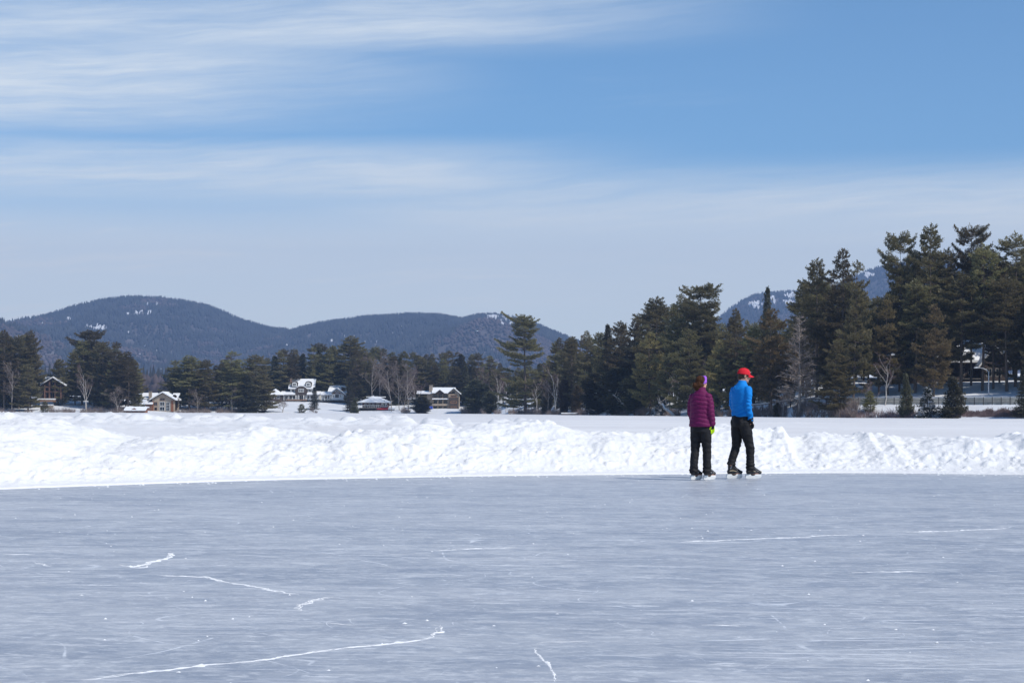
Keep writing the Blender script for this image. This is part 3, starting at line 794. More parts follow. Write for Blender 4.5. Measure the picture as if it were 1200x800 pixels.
NAMES = {'pine': ('pine_tree', 'pine tree'), 'spruce': ('spruce_tree', 'spruce tree'), 'cedar': ('cedar_tree', 'cedar tree'), 'small': ('young_fir', 'fir tree'),
         'snowy': ('young_fir', 'fir tree'), 'larch': ('larch_tree', 'larch tree'), 'hardwood': ('bare_tree', 'bare tree'), 'birch': ('birch_tree', 'birch tree'),
         'bare': ('bare_shrub', 'shrub'), 'lawn': ('bare_tree', 'bare tree')}
_trng = random.Random(4)
def plant(proto, px, topy, Y=None, dd=4, label='', wpx=None, group=None, tilt=0, sink=.1, rz=None, wk=1.0):
    """one tree: px column and top row give its true place and height at distance Y"""
    meshes, H0, _ = PR[proto]
    if Y is None: Y = float(shoreY(px)) + dd
    x = wx(px, Y); z = float(landH(x, Y)) - sink
    h = wz(px, topy, Y) - z
    s = h / H0; nm, cat = NAMES[proto.split('_')[0]]
    o = thing(nm, label, cat, (x, Y, z), _trng.uniform(0, 6.28) if rz is None else rz, group)
    k = wk; wpx = wpx * 1.12 if wpx and proto[:4] == 'pine' else wpx
    if wpx:
        me = meshes[1][1]; bb = getattr(plant, 'bb', {}); 
        if proto not in bb:
            c = np.zeros(len(me.vertices) * 3, dtype=np.float32); me.vertices.foreach_get('co', c); c = c.reshape(-1, 3); bb[proto] = 2 * np.percentile(np.hypot(c[:, 0], c[:, 1]), 90); plant.bb = bb
        k = (wpx / F * Y) / (bb[proto] * s)
    o.scale = (s * k, s * k, s)
    if tilt: o.rotation_euler = (0, R(tilt), 0 if rz is None else rz)
    for pn, me in meshes: link(pn, me, o)
    return o
# ================================================================== the planting
# skyline of the photograph's treeline (column, row)
SKY = np.array([(-400, 400), (-60, 392), (0, 391), (20, 396), (35, 393), (48, 412), (60, 415), (75, 410), (90, 403), (105, 394), (120, 403), (135, 405), (150, 413), (163, 427), (170, 440), (182, 440), (195, 436), (210, 424), (225, 420),
                (238, 424), (252, 428), (266, 414), (285, 424), (300, 418), (320, 415), (333, 409), (350, 413), (370, 404), (390, 405), (398, 407), (412, 396), (424, 405), (440, 405), (460, 408), (480, 410), (500, 409), (520, 408), (550, 409), (570, 412),
                (590, 422), (600, 430), (640, 420), (650, 398), (675, 392), (700, 388), (728, 379), (745, 372), (760, 352), (800, 350), (820, 340), (840, 372), (860, 364), (885, 372), (905, 364), (925, 368), (940, 335), (955, 304), (1000, 300), (1020, 330), (1040, 322),
                (1055, 292), (1070, 292), (1090, 262), (1110, 285), (1138, 275), (1155, 283), (1190, 274), (1250, 280), (1350, 285), (1700, 300)], float)
def skyY(px): return float(np.interp(px, SKY[:, 0], SKY[:, 1]))
T = _trng
# -- trees one can single out -------------------------------------------------
named = [
 # proto, px, top, width px, dd, label
 ('pine_lone', 616, 373, 52, 3, 'lone tall pine with a clumped crown standing before the far mountain'),
 ('pine_b', 5, 392, 34, 10, 'dark pine cut by the left frame edge, left of the timber chalet'),
 ('pine_a', 22, 397, 30, 14, 'bushy dark pine just left of the timber chalet'),
 ('pine_high_b', 36, 391, 20, 18, 'narrow topped pine rising directly left of the timber chalet roof'),
 ('pine_c', 33, 430, 28, 6, 'broad low olive pine covering the left wall of the timber chalet'),
 ('pine_flat', 105, 394, 34, 40, 'tall pine with flat tufted top, highest in the clump right of the timber chalet'),
 ('pine_a', 96, 402, 34, 35, 'wide pine at the left edge of the clump right of the timber chalet'),
 ('pine_c', 88, 416, 26, 32, 'dense pine overlapping the right corner of the timber chalet'),
 ('pine_c', 121, 404, 34, 18, 'bushy pine in the middle of the clump left of the boathouse'),
 ('pine_d', 135, 404, 34, 12, 'rounded pine topping the right half of the clump left of the boathouse'),
 ('pine_b', 150, 416, 30, 8, 'pine on the sloping right edge of the clump, above the brown boathouse'),
 ('pine_young', 68, 425, 26, 30, 'short dark pine close behind the timber chalet'),
 ('pine_d', 203, 425, 34, 20, 'dark pine standing just right of the tan stone house'),
 ('pine_a', 222, 419, 38, 12, 'broad pine between the tan stone house and the central shore'),
 ('pine_c', 240, 424, 32, 8, 'dense low pine in front of the gap right of the tan stone house'),
 ('pine_d', 268, 414, 40, 8, 'tall broad pine halfway between the tan stone house and the white mansion'),
 ('pine_c', 301, 418, 44, 2, 'massive dark pine reaching down to the lake left of the white mansion lawn'),
 ('spruce_a', 291, 442, 30, 0, 'low dark spruce at the foot of the massive pine, left of the mansion lawn'),
 ('pine_young', 307, 458, 22, 2, 'squat young pine on the lakeside bank at the lawn edge left of the mansion'),
 ('pine_a', 412, 395, 42, 60, 'highest bushy pine above and right of the second white house'),
 ('pine_c', 372, 404, 44, 75, 'very broad dark pine crown behind the white mansion'),
 ('pine_b', 390, 407, 34, 70, 'dark pine behind the roof of the second white house'),
 ('pine_d', 345, 411, 30, 80, 'dark pine rising behind the mansion chimney'),
 ('pine_c', 333, 411, 30, 72, 'pine left of the mansion chimney in the dark wood'),
 ('pine_young', 462, 419, 34, 40, 'isolated darker conifer above the bare grove right of the red house'),
 ('cedar_dark', 494, 466, 22, 1, 'dark conifer bush on the shore left of the three storey house'),
 ('cedar_dark', 557, 447, 28, 2, 'dark pointed evergreen just right of the three storey house'),
 ('cedar_dark', 574, 461, 18, 1, 'smaller dark evergreen second to the right of the three storey house'),
 ('spruce_b', 368, 455, 11, 16, 'blue green spruce in front of the right wing of the white mansion'),
 ('spruce_b', 410, 447, 12, 8, 'slim blue green spruce at the right end of the mansion lawn'),
 ('small_fir', 417, 468, 10, 3, 'small frosty fir left of the red lakeside house'),
 ('pine_young', 353, 475, 10, 3, 'small lone pine on the snowy lawn below the white mansion'),
 ('cedar', 204, 466, 9, 6, 'narrow brown cedar against the right wall of the tan stone house'),
 ('pine_young', 53, 474, 11, 0, 'dark bushy young conifer on the shore below the timber chalet'),
 # middle slope
 ('pine_b', 655, 396, 26, 25, 'first pine right of the lone tall pine on the rising treeline'),
 ('pine_a', 671, 394, 28, 12, 'olive pine second on the rising treeline right of the lone pine'),
 ('pine_b', 688, 388, 26, 22, 'pointed pine above the snow covered dock'),
 ('pine_c', 701, 389, 28, 8, 'bushy pine right above the snow covered dock'),
 ('spruce_a', 712, 380, 26, 18, 'first of two sharp topped trees above the forest left of the big broad pine'),
 ('pine_c', 728, 376, 40, 10, 'broad bluish pine left of the big dark pines'),
 ('pine_high_b', 744, 373, 20, 25, 'thin ragged topped pine beside the big dark pines'),
 ('pine_a', 770, 347, 52, 22, 'huge dense pine left above the woman skater'),
 ('pine_d', 797, 353, 44, 16, 'dark pine directly above the woman skater'),
 ('pine_flat', 820, 337, 44, 26, 'tall pine with umbrella shaped top above the two skaters'),
 ('pine_olive', 762, 390, 40, 3, 'lighter green young pine with spreading boughs left of the woman skater'),
 ('pine_c', 806, 385, 40, 4, 'mid green pine behind the woman skater'),
 ('pine_olive', 843, 398, 34, 4, 'pine directly behind the man in the red cap'),
 ('pine_b', 862, 361, 34, 14, 'ragged pine rising above the man in the red cap'),
 ('pine_olive', 904, 362, 52, 4, 'large yellowish pine with layered boughs right of the man'),
 ('spruce_a', 900, 335, 26, 26, 'dark narrow spruce tip standing against the right mountain'),
 ('pine_a', 884, 380, 32, 20, 'dark pine between the man in the cap and the yellowish pine'),
 ('larch', 937, 367, 44, 2, 'grey leafless larch shaped like a cone beside the yellowish pine'),
 ('pine_a', 957, 301, 44, 14, 'tall pine with twin tops left of the tallest group on the right'),
 ('pine_b', 986, 291, 52, 20, 'tall feathery pine left of the mountain gap on the right'),
 ('pine_d', 1000, 303, 36, 12, 'tall dark pine just left of the mountain gap on the right'),
 ('pine_c', 979, 398, 40, 2, 'pale green fir shaped pine on the shore right of the grey larch'),
 ('pine_a', 941, 332, 36, 22, 'dark pine behind the grey leafless larch'),
 ('pine_flat', 1054, 277, 32, 25, 'tall pine with flat fan top just right of the mountain gap'),
 ('pine_d', 1030, 345, 40, 23, 'mid height dark pine below the mountain gap'),
 ('pine_olive', 1040, 350, 46, 19, 'olive pine left of the shaded lodge roof'),
 ('pine_a', 1091, 260, 48, 27, 'tallest pine of the whole shore, above the shaded lodge'),
 ('pine_b', 1073, 296, 34, 29, 'dark pine between the flat topped pine and the tallest pine'),
 ('pine_high', 1112, 288, 36, 31, 'dark pine immediately right of the tallest pine'),
 ('pine_flat', 1138, 267, 34, 33, 'thin pine with a tufted knob top right of the tallest pine'),
 ('pine_high', 1151, 283, 42, 25, 'high crowned pine with a long bare trunk left of the lamp post'),
 ('pine_high_b', 1164, 290, 34, 28, 'high crowned pine with slender trunk behind the lamp post'),
 ('pine_high', 1190, 269, 46, 31, 'tall pine near the right frame edge with bare lower trunk'),
 ('pine_a', 1222, 275, 46, 36, 'tall pine cut by the right frame edge'),
 ('pine_high', 1072, 325, 44, 22, 'dark low boughed pine covering the left gable of the shaded lodge'),
 ('pine_high_b', 1126, 318, 50, 23, 'broad dark pine in front of the middle of the shaded lodge'),
 ('pine_high', 1180, 320, 46, 24, 'dark pine over the right end of the shaded lodge'),
 ('pine_c', 1104, 345, 38, 36, 'dark pine standing close before the left half of the shaded lodge'),
 ('pine_d', 1171, 342, 34, 38, 'dark pine standing close before the right gable of the shaded lodge'),
 ('pine_high', 1210, 290, 44, 41, 'pine added for lodge shade, deep in the wood at the right frame edge behind the lamp post'),  # added, like the next four, to throw shade on the lodge roof
 ('pine_a', 1222, 282, 56, 53, 'wide pine added outside the right frame edge to shade the lodge beside it'),  # added as a sun blocker for the lodge roof
 ('pine_c', 1242, 285, 56, 39, 'dense shade pine added outside the right frame edge, nearer than the lodge'),  # shade caster for the lodge, added out of view
 ('pine_d', 1215, 288, 50, 61, 'rounded shade pine added outside the right frame edge at the lodge corner'),  # added to keep direct sun off the lodge
 ('pine_a', 1268, 284, 56, 59, 'tall shade pine added farther outside the right frame edge'),  # out of view, added for the shadow it casts
 ('pine_olive', 1094, 355, 40, 15, 'olive pine with hanging boughs in front of the shaded lodge'),
 ('spruce_a', 1199, 429, 26, 1.5, 'dark snowy spruce at the extreme right frame edge'),
 ('small_fir', 1061, 437, 19, 1.2, 'narrow pointed green fir on the snowy bank left of the snowy firs'),
 ('snowy_fir', 1087, 452, 26, 1, 'snow laden little fir on the bank, left of its taller neighbour'),
 ('small_fir', 1115, 440, 32, 1.2, 'taller dark little fir beside the snow laden one on the bank'),
 ('pine_young', 1020, 455, 16, 3, 'thin brownish sapling on the bank right of the pale green shore pine'),
 ('snowy_fir', 777, 464, 22, 1, 'small fir plastered with snow behind the fallen birch'),
 ('cedar', 661, 443, 15, 2, 'yellow brown cedar above the snow covered dock'),
 ('cedar', 640, 450, 15, 4, 'brown cedar left of the snow covered dock'),
 ('cedar', 675, 452, 14, 4, 'short brown cedar right above the snow covered dock'),
 ('cedar_dark', 700, 438, 36, 2, 'wide dark cedar mass right of the snow covered dock'),
 ('cedar_dark', 725, 432, 40, 2, 'wide dark cedar mass left of the fallen birch'),
 ('cedar_dark', 745, 440, 34, 4, 'shadowy evergreen left of the snow plastered little fir'),
 ('cedar', 912, 470, 9, 0, 'tiny brown cedar on the shore below the yellowish pine'),
 # bare trees
 ('birch_b', 101, 428, 26, 2, 'pale forked birch on the shore right of the timber chalet'),
 ('hardwood_b', 14, 425, 27, 3, 'thin grey leafless tree in front of the pines at far left'),
 ('hardwood_b', 138, 455, 32, 1, 'grey leafless tree left of the brown boathouse'),
 ('hardwood_a', 272, 452, 25, 1, 'pale leafless tree among the pines left of the mansion lawn'),
 ('hardwood_b', 232, 457, 22, 1, 'grey leafless tree under the broad pine right of the tan stone house'),
 ('birch_a', 309, 447, 12, 12, 'thin pale leafless tree left of the mansion pavilion'),
 ('lawn_tree', 331, 467, 17, 3, 'round bare tree on the snowy lawn below the white mansion'),
 ('bare_shrub', 367, 478, 9, 3, 'small bare shrub on the snowy lawn below the blue green spruce'),
 ('bare_shrub', 371, 482, 7, 1, 'tiny round bare shrub at the foot of the snowy lawn'),
 ('hardwood_c', 370, 430, 32, 62, 'reddish bare crown between the two white houses'),
 ('hardwood_a', 436, 416, 30, 30, 'tall grey bare tree behind the red lakeside house roof'),
 ('hardwood_b', 445, 410, 27, 36, 'slender bare tree rising behind the red lakeside house'),
 ('hardwood_a', 459, 424, 35, 8, 'pale forked bare tree right of the red lakeside house'),
 ('hardwood_b', 468, 420, 30, 12, 'second pale bare tree right of the red lakeside house'),
 ('hardwood_a', 479, 422, 37, 6, 'widest bare tree halfway between the red house and the three storey house'),
 ('hardwood_c', 488, 428, 30, 10, 'bare tree left of the chimney of the three storey house'),
 ('hardwood_b', 473, 445, 27, 2, 'low bare tree on the shore right of the red lakeside house'),
 ('hardwood_c', 428, 412, 32, 45, 'brownish bare tree above the left end of the red lakeside house'),
 ('birch_b', 583, 430, 24, 10, 'white stemmed bare tree left of the lone tall pine'),
 ('hardwood_c', 569, 425, 30, 22, 'bare tree behind the dark evergreens right of the three storey house'),
 ('birch_a', 593, 437, 18, 6, 'leaning white birch just left of the lone tall pine'),
 ('birch_a', 630, 440, 22, 2, 'white birch leaning at the foot of the lone tall pine'),
 ('birch_b', 650, 424, 30, 8, 'clump of white stemmed bare trees right of the lone tall pine'),
 ('hardwood_a', 642, 437, 22, 3, 'grey bare tree right of the lone pine trunk'),
 ('birch_a', 690, 452, 26, 0, 'leaning bare birch above the snow covered dock'),
 ('birch_a', 793, 432, 26, 1, 'white birch with curved stem left of the woman skater'),
 ('birch_b', 917, 447, 22, 0, 'forked white dead birch right of the man in the cap'),
 ('birch_a', 1037, 408, 30, 8, 'curved white birch in the dark wood left of the shaded lodge'),
 ('hardwood_c', 1025, 440, 27, 4, 'small reddish bare tree left of the snowy bank firs'),
]
tree_list = []
for pr, px, top, w, dd, lab in named:
    tree_list.append(plant(pr, px, top, dd=dd, label=lab, wpx=w))
# -- filling the wood behind: rows deeper in, lower than the skyline -------------
zones = [(-120, -5, 'beyond the left frame edge of the treeline'), (-5, 36, 'left of the timber chalet'), (88, 162, 'in the clump between chalet and boathouse'), (196, 300, 'between the tan stone house and the mansion lawn'),
         (300, 345, 'behind the mansion pavilion'), (345, 410, 'behind the two white houses'), (410, 470, 'behind the red lakeside house'), (470, 550, 'behind the three storey house'), (550, 640, 'around the lone tall pine'),
         (640, 760, 'above the snow covered dock'), (760, 900, 'behind the two skaters'), (900, 1020, 'around the grey leafless larch'), (1020, 1120, 'around the shaded lodge'), (1120, 1320, 'behind the lamp post')]
for x0, x1, place in zones:
    far = x1 <= 640
    step = 8.5 if far else 10
    px = x0 + T.uniform(2, 6); i = 0
    while px < x1:
        for row in range(2 if far else 3):
            q = px + T.uniform(-.4, .4) * step + row * step * .4
            top0 = skyY(q); base = hz(q) + 3
            if far: 
                frac = (1 - T.uniform(.02, .10), 1 - T.uniform(.12, .3))[row]; dd = (T.uniform(58, 80), T.uniform(38, 55))[row]
                if q < 165 or 196 < q < 300: dd = (T.uniform(26, 40), T.uniform(12, 24))[row]
                if 84 < q < 112: dd += 18
                if 165 < q < 205: continue
                if 40 < q < 80 and row == 1: continue
                if 310 < q < 405 and row == 1: continue
                if 415 < q < 545 and row == 1: dd = 40
                protos = ('pine_c', 'pine_d', 'pine_a', 'pine_b', 'spruce_a', 'pine_c')
            else:
                frac = (1 - T.uniform(.02, .07) - (.09 if q > 925 else 0), 1 - T.uniform(.12, .3), 1 - T.uniform(.35, .55))[row]; dd = (T.uniform(36, 60), T.uniform(24, 36), T.uniform(12, 22))[row]
                protos = ('pine_b', 'pine_a', 'pine_high', 'pine_d', 'pine_c', 'pine_high_b', 'pine_olive')
                if row == 2: protos = ('spruce_a', 'pine_young', 'cedar_dark', 'hardwood_c', 'pine_d')
                if 990 < q < 1200 and row >= 1: 
                    if row == 2: continue
                    dd = T.uniform(62, 80); protos = ('pine_high', 'pine_c', 'pine_b')
                if q > 1120 and row == 0: dd = T.uniform(64, 90)
            top = base - (base - top0) * frac
            pr = T.choice(protos); kind = {'p': 'pine', 's': 'spruce', 'c': 'cedar', 'h': 'bare tree'}[pr[0]]
            depth = (('rearmost row', 'second row') if far else ('rearmost row', 'middle row', 'shaded front row'))[row]
            lab = f'half hidden {kind}, {depth}, {place}'
            tree_list.append(plant(pr, q, top, dd=dd, label=lab, wpx=(T.uniform(20, 30) if far else T.uniform(24, 36)) * (base - top) / (75 if far else 140) , group=f'{kind}s in the {depth} {place}'))
        px += step; i += 1
print('trees', len(tree_list))

# -- fallen and leaning birches ----------------------------------------------
def fallen(px0, py0, px1, py1, label, r=.16, snow=True, Y=None, name='fallen_birch', mat='birch'):
    Y = Y or float(shoreY(px0)) - 1.0
    a = Vector((wx(px0, Y), Y, wz(px0, py0, Y))); b = Vector((wx(px1, Y + 3), Y + 3, wz(px1, py1, Y + 3)))
    a.z = max(a.z, .3)
    root = thing(name, label, 'fallen tree', a)
    d = b - a; rng = np.random.default_rng(int(px0)); pts = [Vector((0, 0, -.1))]
    for i in range(1, 6): pts.append(d * i / 5 + Vector(rng.normal(0, .10, 3)))
    mb = MB(); mb.tube(pts, [r * (1 - .13 * i) for i in range(6)], 8); mb.build('trunk', M[mat], root, True)
    tw = MB()
    for j in range(9):
        t = rng.uniform(.35, 1); p = d * t; s = Vector(rng.normal(0, 1, 3)); s.z = abs(s.z) * .8
        tw.tube([p, p + s * .6, p + s * 1.1 + Vector((0, 0, .3))], [.05, .03, .012], 4)
    tw.build('branches', M[mat], root, True)
    if snow:
        sn = MB(); sn.tube([p + Vector((0, 0, r * .75)) for p in pts[:5]], [(r * .8, r * .35)] * 5, 6); sn.build('snow_cover', M['snow'], root, True)
    return root
fallen(791, 488, 772, 470, 'fallen birch trunk sloping down to the ice left of the woman skater', .30)
fallen(757, 484, 772, 474, 'thin snow topped birch lying left of the big fallen trunk', .14)
fallen(736, 478, 718, 461, 'pale dead trunk leaning in the dark cedars above the ice', .15, False)
fallen(596, 486, 632, 489, 'dark snow topped log lying on the lake edge under the lone pine', .42, True, mat='bark')

# -- shoreline brush -----------------------------------------------------------
def brush(name, spans, label, seed, mat):
    rng = np.random.default_rng(seed); V = []; Fc = []
    for x0, x1, n, hmin, hmax, d0, d1 in spans:
        px = rng.uniform(x0, x1, n); Y = shoreY(px) + rng.uniform(d0, d1, n); X = wx(px, Y); Z = landH(X, Y) - .1
        dens = vnoise(px * .12, px * 0, seed) 
        for i in range(n):
            if dens[i] < .25 and name != 'bank_brush': continue
            h = rng.uniform(hmin, hmax) * (.5 + dens[i]); 
            for k in range(4):
                d = Vector((rng.normal(0, .45), rng.normal(0, .45), 1)).normalized() * h * rng.uniform(.6, 1)
                b = len(V); c = Vector((X[i] + rng.normal(0, .15), Y[i], Z[i])); w = .035
                V += [tuple(c + Vector((-w, 0, 0))), tuple(c + Vector((w, 0, 0))), tuple(c + d)]; Fc.append((b, b + 1, b + 2))
                m = c + d * rng.uniform(.3, .8); e = m + Vector((rng.normal(0, .4), rng.normal(0, .4), rng.uniform(.1, .6))) * h * .4; b = len(V)
                V += [tuple(m + Vector((-w * .6, 0, 0))), tuple(m + Vector((w * .6, 0, .02))), tuple(e)]; Fc.append((b, b + 1, b + 2))
    tag(link(name, mesh_np(name, V, Fc, M[mat])), label, 'brush', kind='stuff')
brush('shore_brush', [(-60, 45, 350, .8, 2, 0, 5), (58, 160, 500, .8, 2.4, 0, 5), (206, 300, 450, .8, 2.2, 0, 5), (464, 500, 250, 1, 3, 1, 10), (540, 640, 700, 1, 3, 0, 6), (640, 1010, 2600, .6, 2.2, 0, 6)],
      'tangled leafless brush along the wooded lake shore', 5, 'twigs')
brush('bank_brush', [(985, 1075, 420, .4, 1.3, 0, 2.8), (1128, 1290, 3200, .55, .9, 1.4, 3.2), (1075, 1125, 200, .3, .8, .5, 3)], 'dark reddish brush on the snowy bank under the road', 6, 'twigs_purple')
# ================================================================== houses
def cmat(name, col, **k):
    if name not in M: M[name] = simple(name, col, **k)
    return M[name]
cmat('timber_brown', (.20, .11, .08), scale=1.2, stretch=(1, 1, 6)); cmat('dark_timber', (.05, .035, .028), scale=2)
cmat('tan_wall', (.36, .29, .22), scale=1.5, stretch=(5, 5, .5)); cmat('tan_stone', (.33, .27, .21), scale=2.5, var=.35)
cmat('white_wall', (.78, .78, .76), var=.05); cmat('brick', (.26, .16, .11), scale=5); cmat('red_wood', (.24, .095, .045), scale=2, stretch=(1, 1, 8))
cmat('maroon', (.13, .035, .035), scale=2); cmat('shingle', (.085, .065, .055), scale=3); cmat('red_paint', (.62, .05, .06), var=.1)
cmat('blue_tarp', (.06, .12, .55), var=.2); cmat('orange_wood', (.27, .14, .075)); cmat('grey_metal', (.62, .64, .66), rough=.45, metal=.2, var=.08); cmat('stone_wall', (.55, .49, .40), scale=.8, var=.22)
cmat('dark_wire', (.03, .03, .032)); cmat('grey_deck', (.22, .2, .18))
def mat_glass():
    m, nt, bs = newmat('window_glass'); bs.inputs['Base Color'].default_value = (.012, .016, .022, 1); bs.inputs['Roughness'].default_value = .12
    bs.inputs['Specular IOR Level'].default_value = .6; return m
M['glass'] = mat_glass()

class House:
    def __init__(s, name, label, cat, pc, pbase, Y, group=None):
        s.Y = Y; s.pc = pc; s.o = Vector((wx(pc, Y), Y, wz(pc, pbase, Y))); s.u = Y / F
        s.root = thing(name, label, cat, s.o, 0, group); s.pb = pbase
    def x(s, px): return (px - s.pc) * s.u
    def z(s, py): return (s.pb - py) * s.u
    def box(s, nm, mat, x0, x1, y0, y1, d0, d1, parent=None):
        return MB().box(s.x(x0), s.x(x1), d0, d1, s.z(y1), s.z(y0)).build(nm, M[mat], parent or s.root)
    def boxes(s, nm, mat, L, parent=None):
        mb = MB()
        for (x0, x1, y0, y1, d0, d1) in L: mb.box(s.x(x0), s.x(x1), d0, d1, s.z(y1), s.z(y0))
        return mb.build(nm, M[mat], parent or s.root)
    def poly(s, nm, mat, pts, d0, d1, parent=None):
        return MB().prism([(s.x(a), s.z(b)) for a, b in pts], d0, d1).build(nm, M[mat], parent or s.root)
    def gable(s, xl, xr, pk, ev, base, d0, d1, wall, over=.5, th=.32, trim='dark_timber', xm=None, parent=None):
        """front-facing gable volume: wall, trimmed verge and thick snow on the roof"""
        xm = xm if xm is not None else (xl + xr) / 2
        w = s.poly('wall', wall, [(xl, base), (xr, base), (xr, ev), (xm, pk), (xl, ev)], d0, d1, parent)
        ox = over / s.u; sl = (ev - pk) / (xm - xl)
        a = [(xl - ox, ev + ox * sl), (xm, pk), (xr + ox, ev + ox * sl)]
        def band(nm, mat, lo, hi, e0, e1, par):
            P = [(q[0], q[1] - lo / s.u) for q in a] + [(q[0], q[1] - hi / s.u) for q in a[::-1]]
            return s.poly(nm, mat, P, e0, e1, par)
        r = band('roof', trim, .02, .22, d0 - over, d1 + over * .5, parent)
        band('roof_snow', 'roof_snow', .224, .224 + th, d0 - over * .75, d1 + over * .4, r)
        return w
    def window(s, x0, x1, y0, y1, d, nx=2, ny=1, frame='white_wall', fw=.10, parent=None):
        X0, X1, Z0, Z1 = s.x(x0), s.x(x1), s.z(y1), s.z(y0)
        mb = MB(); mb.box(X0, X1, d - .07, d - .003, Z0, Z0 + fw); mb.box(X0, X1, d - .07, d - .003, Z1 - fw, Z1)
        mb.box(X0, X0 + fw, d - .066, d - .004, Z0 + fw, Z1 - fw); mb.box(X1 - fw, X1, d - .066, d - .004, Z0 + fw, Z1 - fw)
        for i in range(1, nx): c = X0 + (X1 - X0) * i / nx; mb.box(c - fw * .35, c + fw * .35, d - .06, d - .008, Z0 + fw, Z1 - fw)
        for i in range(1, ny): c = Z0 + (Z1 - Z0) * i / ny; mb.box(X0 + fw, X1 - fw, d - .063, d - .006, c - fw * .35, c + fw * .35)
        w = mb.build('window', M[frame], parent or s.root)
        MB().box(X0 + fw * .5, X1 - fw * .5, d - .03, d - .001, Z0 + fw * .5, Z1 - fw * .5).build('pane', M['glass'], w)
        return w
    def slope(s, nm, x0, x1, ye, yr, d0, d1, mat='roof_snow', th=.3, inset=0, parent=None, under='dark_timber'):
        """roof plane rising away from the lake, snow on a dark deck; inset makes hips"""
        X0, X1, Ze, Zr = s.x(x0), s.x(x1), s.z(ye), s.z(yr); I = inset * s.u
        def slab(b, t):
            mb = MB(); vs = []
            for z in (b, t): vs += [(X0, d0, Ze + z), (X1, d0, Ze + z), (X1 - I, d1, Zr + z), (X0 + I, d1, Zr + z)]
            mb.add(vs, [(0, 3, 2, 1), (4, 5, 6, 7), (0, 1, 5, 4), (1, 2, 6, 5), (2, 3, 7, 6), (3, 0, 4, 7)]); return mb
        r = slab(-.16, 0).build(nm, M[under], parent or s.root)
        slab(.004, th).build('roof_snow', M[mat], r); return r

# --- timber chalet -------------------------------------------------------------
h = House('timber_chalet', 'dark brown timber chalet with glazed gable between tall pines at far left', 'house', 62, 472, 628)
h.gable(50.5, 74, 447, 454.3, 472, 0, 9, 'dark_timber', 1.0, .4)
h.slope('main_roof', 47.5, 78, 455.5, 446.6, 1.4, 6.5, th=.4); h.slope('side_roof', 38.5, 47.3, 455, 450.5, 1, 6)
h.box('side_wall', 'tan_wall', 44, 51, 455, 471, 1.2, 6)
h.boxes('timber_frame', 'timber_brown', [(52, 53.2, 455, 472, -.5, -.2), (57.5, 58.7, 450, 472, -.5, -.2), (64.2, 65.4, 450, 472, -.5, -.2), (71, 72.2, 455, 472, -.5, -.2), (53.2, 71, 456.6, 457.6, -.46, -.24), (53.2, 71, 462, 463, -.46, -.24)])
for a, b in ((53.4, 57.3), (58.9, 64), (65.6, 70.8)):
    h.window(a, b, 457.8, 461.8, 0, 2, 1, 'timber_brown', .08)
h.window(58.9, 64, 451.5, 456.4, 0, 2, 1, 'timber_brown', .08); h.window(54, 57.3, 464, 470.5, 0, 1, 1, 'timber_brown', .08)
h.window(46.5, 50, 458, 461.5, 1.2, 1, 1, 'white_wall', .09); h.window(58.9, 64, 463.5, 471, 0, 2, 1, 'timber_brown', .08)
h.box('terrace', 'brick', 48, 66, 472, 474.6, -4, 0); h.box('terrace_snow', 'roof_snow', 47.8, 66.2, 470.6, 471.95, -4.1, -.6)
h2 = House('stone_garden_wall', 'low brown stone wall with snow cap below the timber chalet', 'garden wall', 60, 481, 612)
h2.box('stones', 'tan_stone', 47, 62, 478.5, 482, 0, .7); h2.box('snow_cap', 'snow', 46.8, 62.2, 477.4, 478.48, -.1, .8)
# --- tan house -----------------------------------------------------------------
h = House('stone_house', 'tan house with tall glazed gable and stone chimney right of the boathouse', 'house', 189, 485, 612)
h.gable(178, 203.5, 463.6, 471, 485, 0, 10, 'tan_wall', .7, .42, xm=190.7)
h.slope('main_roof', 162, 180, 470, 463.8, 2.5, 8); h.slope('main_roof', 198, 206, 470.5, 464, 2.5, 8); h.box('wing_wall', 'tan_wall', 170, 178, 471, 485, 3, 8)
h.slope('porch_roof', 170.5, 179.5, 476.5, 474, -1.2, 1.5, th=.4); h.box('porch_wall', 'timber_brown', 171.5, 178, 477, 485, -.8, 1.4)
h.window(187.2, 193, 469.3, 472.2, 0, 2, 1, 'timber_brown', .1); h.window(187.2, 193, 473.4, 478.3, 0, 2, 1, 'grey_metal', .12); h.window(187.2, 193, 479.2, 484, 0, 2, 1, 'grey_metal', .12)
h.window(180, 184.4, 473.8, 478, 0, 2, 1, 'timber_brown', .1); h.window(194.5, 199, 474, 484, 0, 2, 3, 'grey_metal', .1); h.window(181, 184.2, 480, 483.6, 0, 1, 1, 'timber_brown', .1)
c = h.box('chimney', 'tan_stone', 172.6, 175.8, 461.8, 470, 2.2, 3.4); h.box('cap', 'tan_stone', 172.2, 176.2, 461.2, 461.78, 2.1, 3.5, c)
h.boxes('corner_post', 'red_wood', [(200.5, 203.2, 472, 485, -.12, -.004), (178.2, 180, 473, 485, -.12, -.004)])
# --- boathouse -------------------------------------------------------------------
h = House('boathouse', 'low red brown boathouse with thick snow roof at the lake edge', 'boathouse', 158, 488.2, 592)
h.box('wall', 'red_wood', 147.5, 169.5, 484, 488.3, 0, 5); h.slope('roof', 145.5, 171, 484.2, 480.6, -.6, 2.6, th=.35)
h.slope('rear_roof', 145.5, 171, 480.7, 480.6, 2.62, 5.6, th=.3); h.poly('roof_gable', 'timber_brown', [(153.5, 483), (161, 483), (157.2, 481)], -.5, 1.5)
h.boxes('door', 'timber_brown', [(150.5, 156.5, 484.9, 488.1, -.06, -.003), (159.5, 166, 484.9, 488.1, -.06, -.003)])
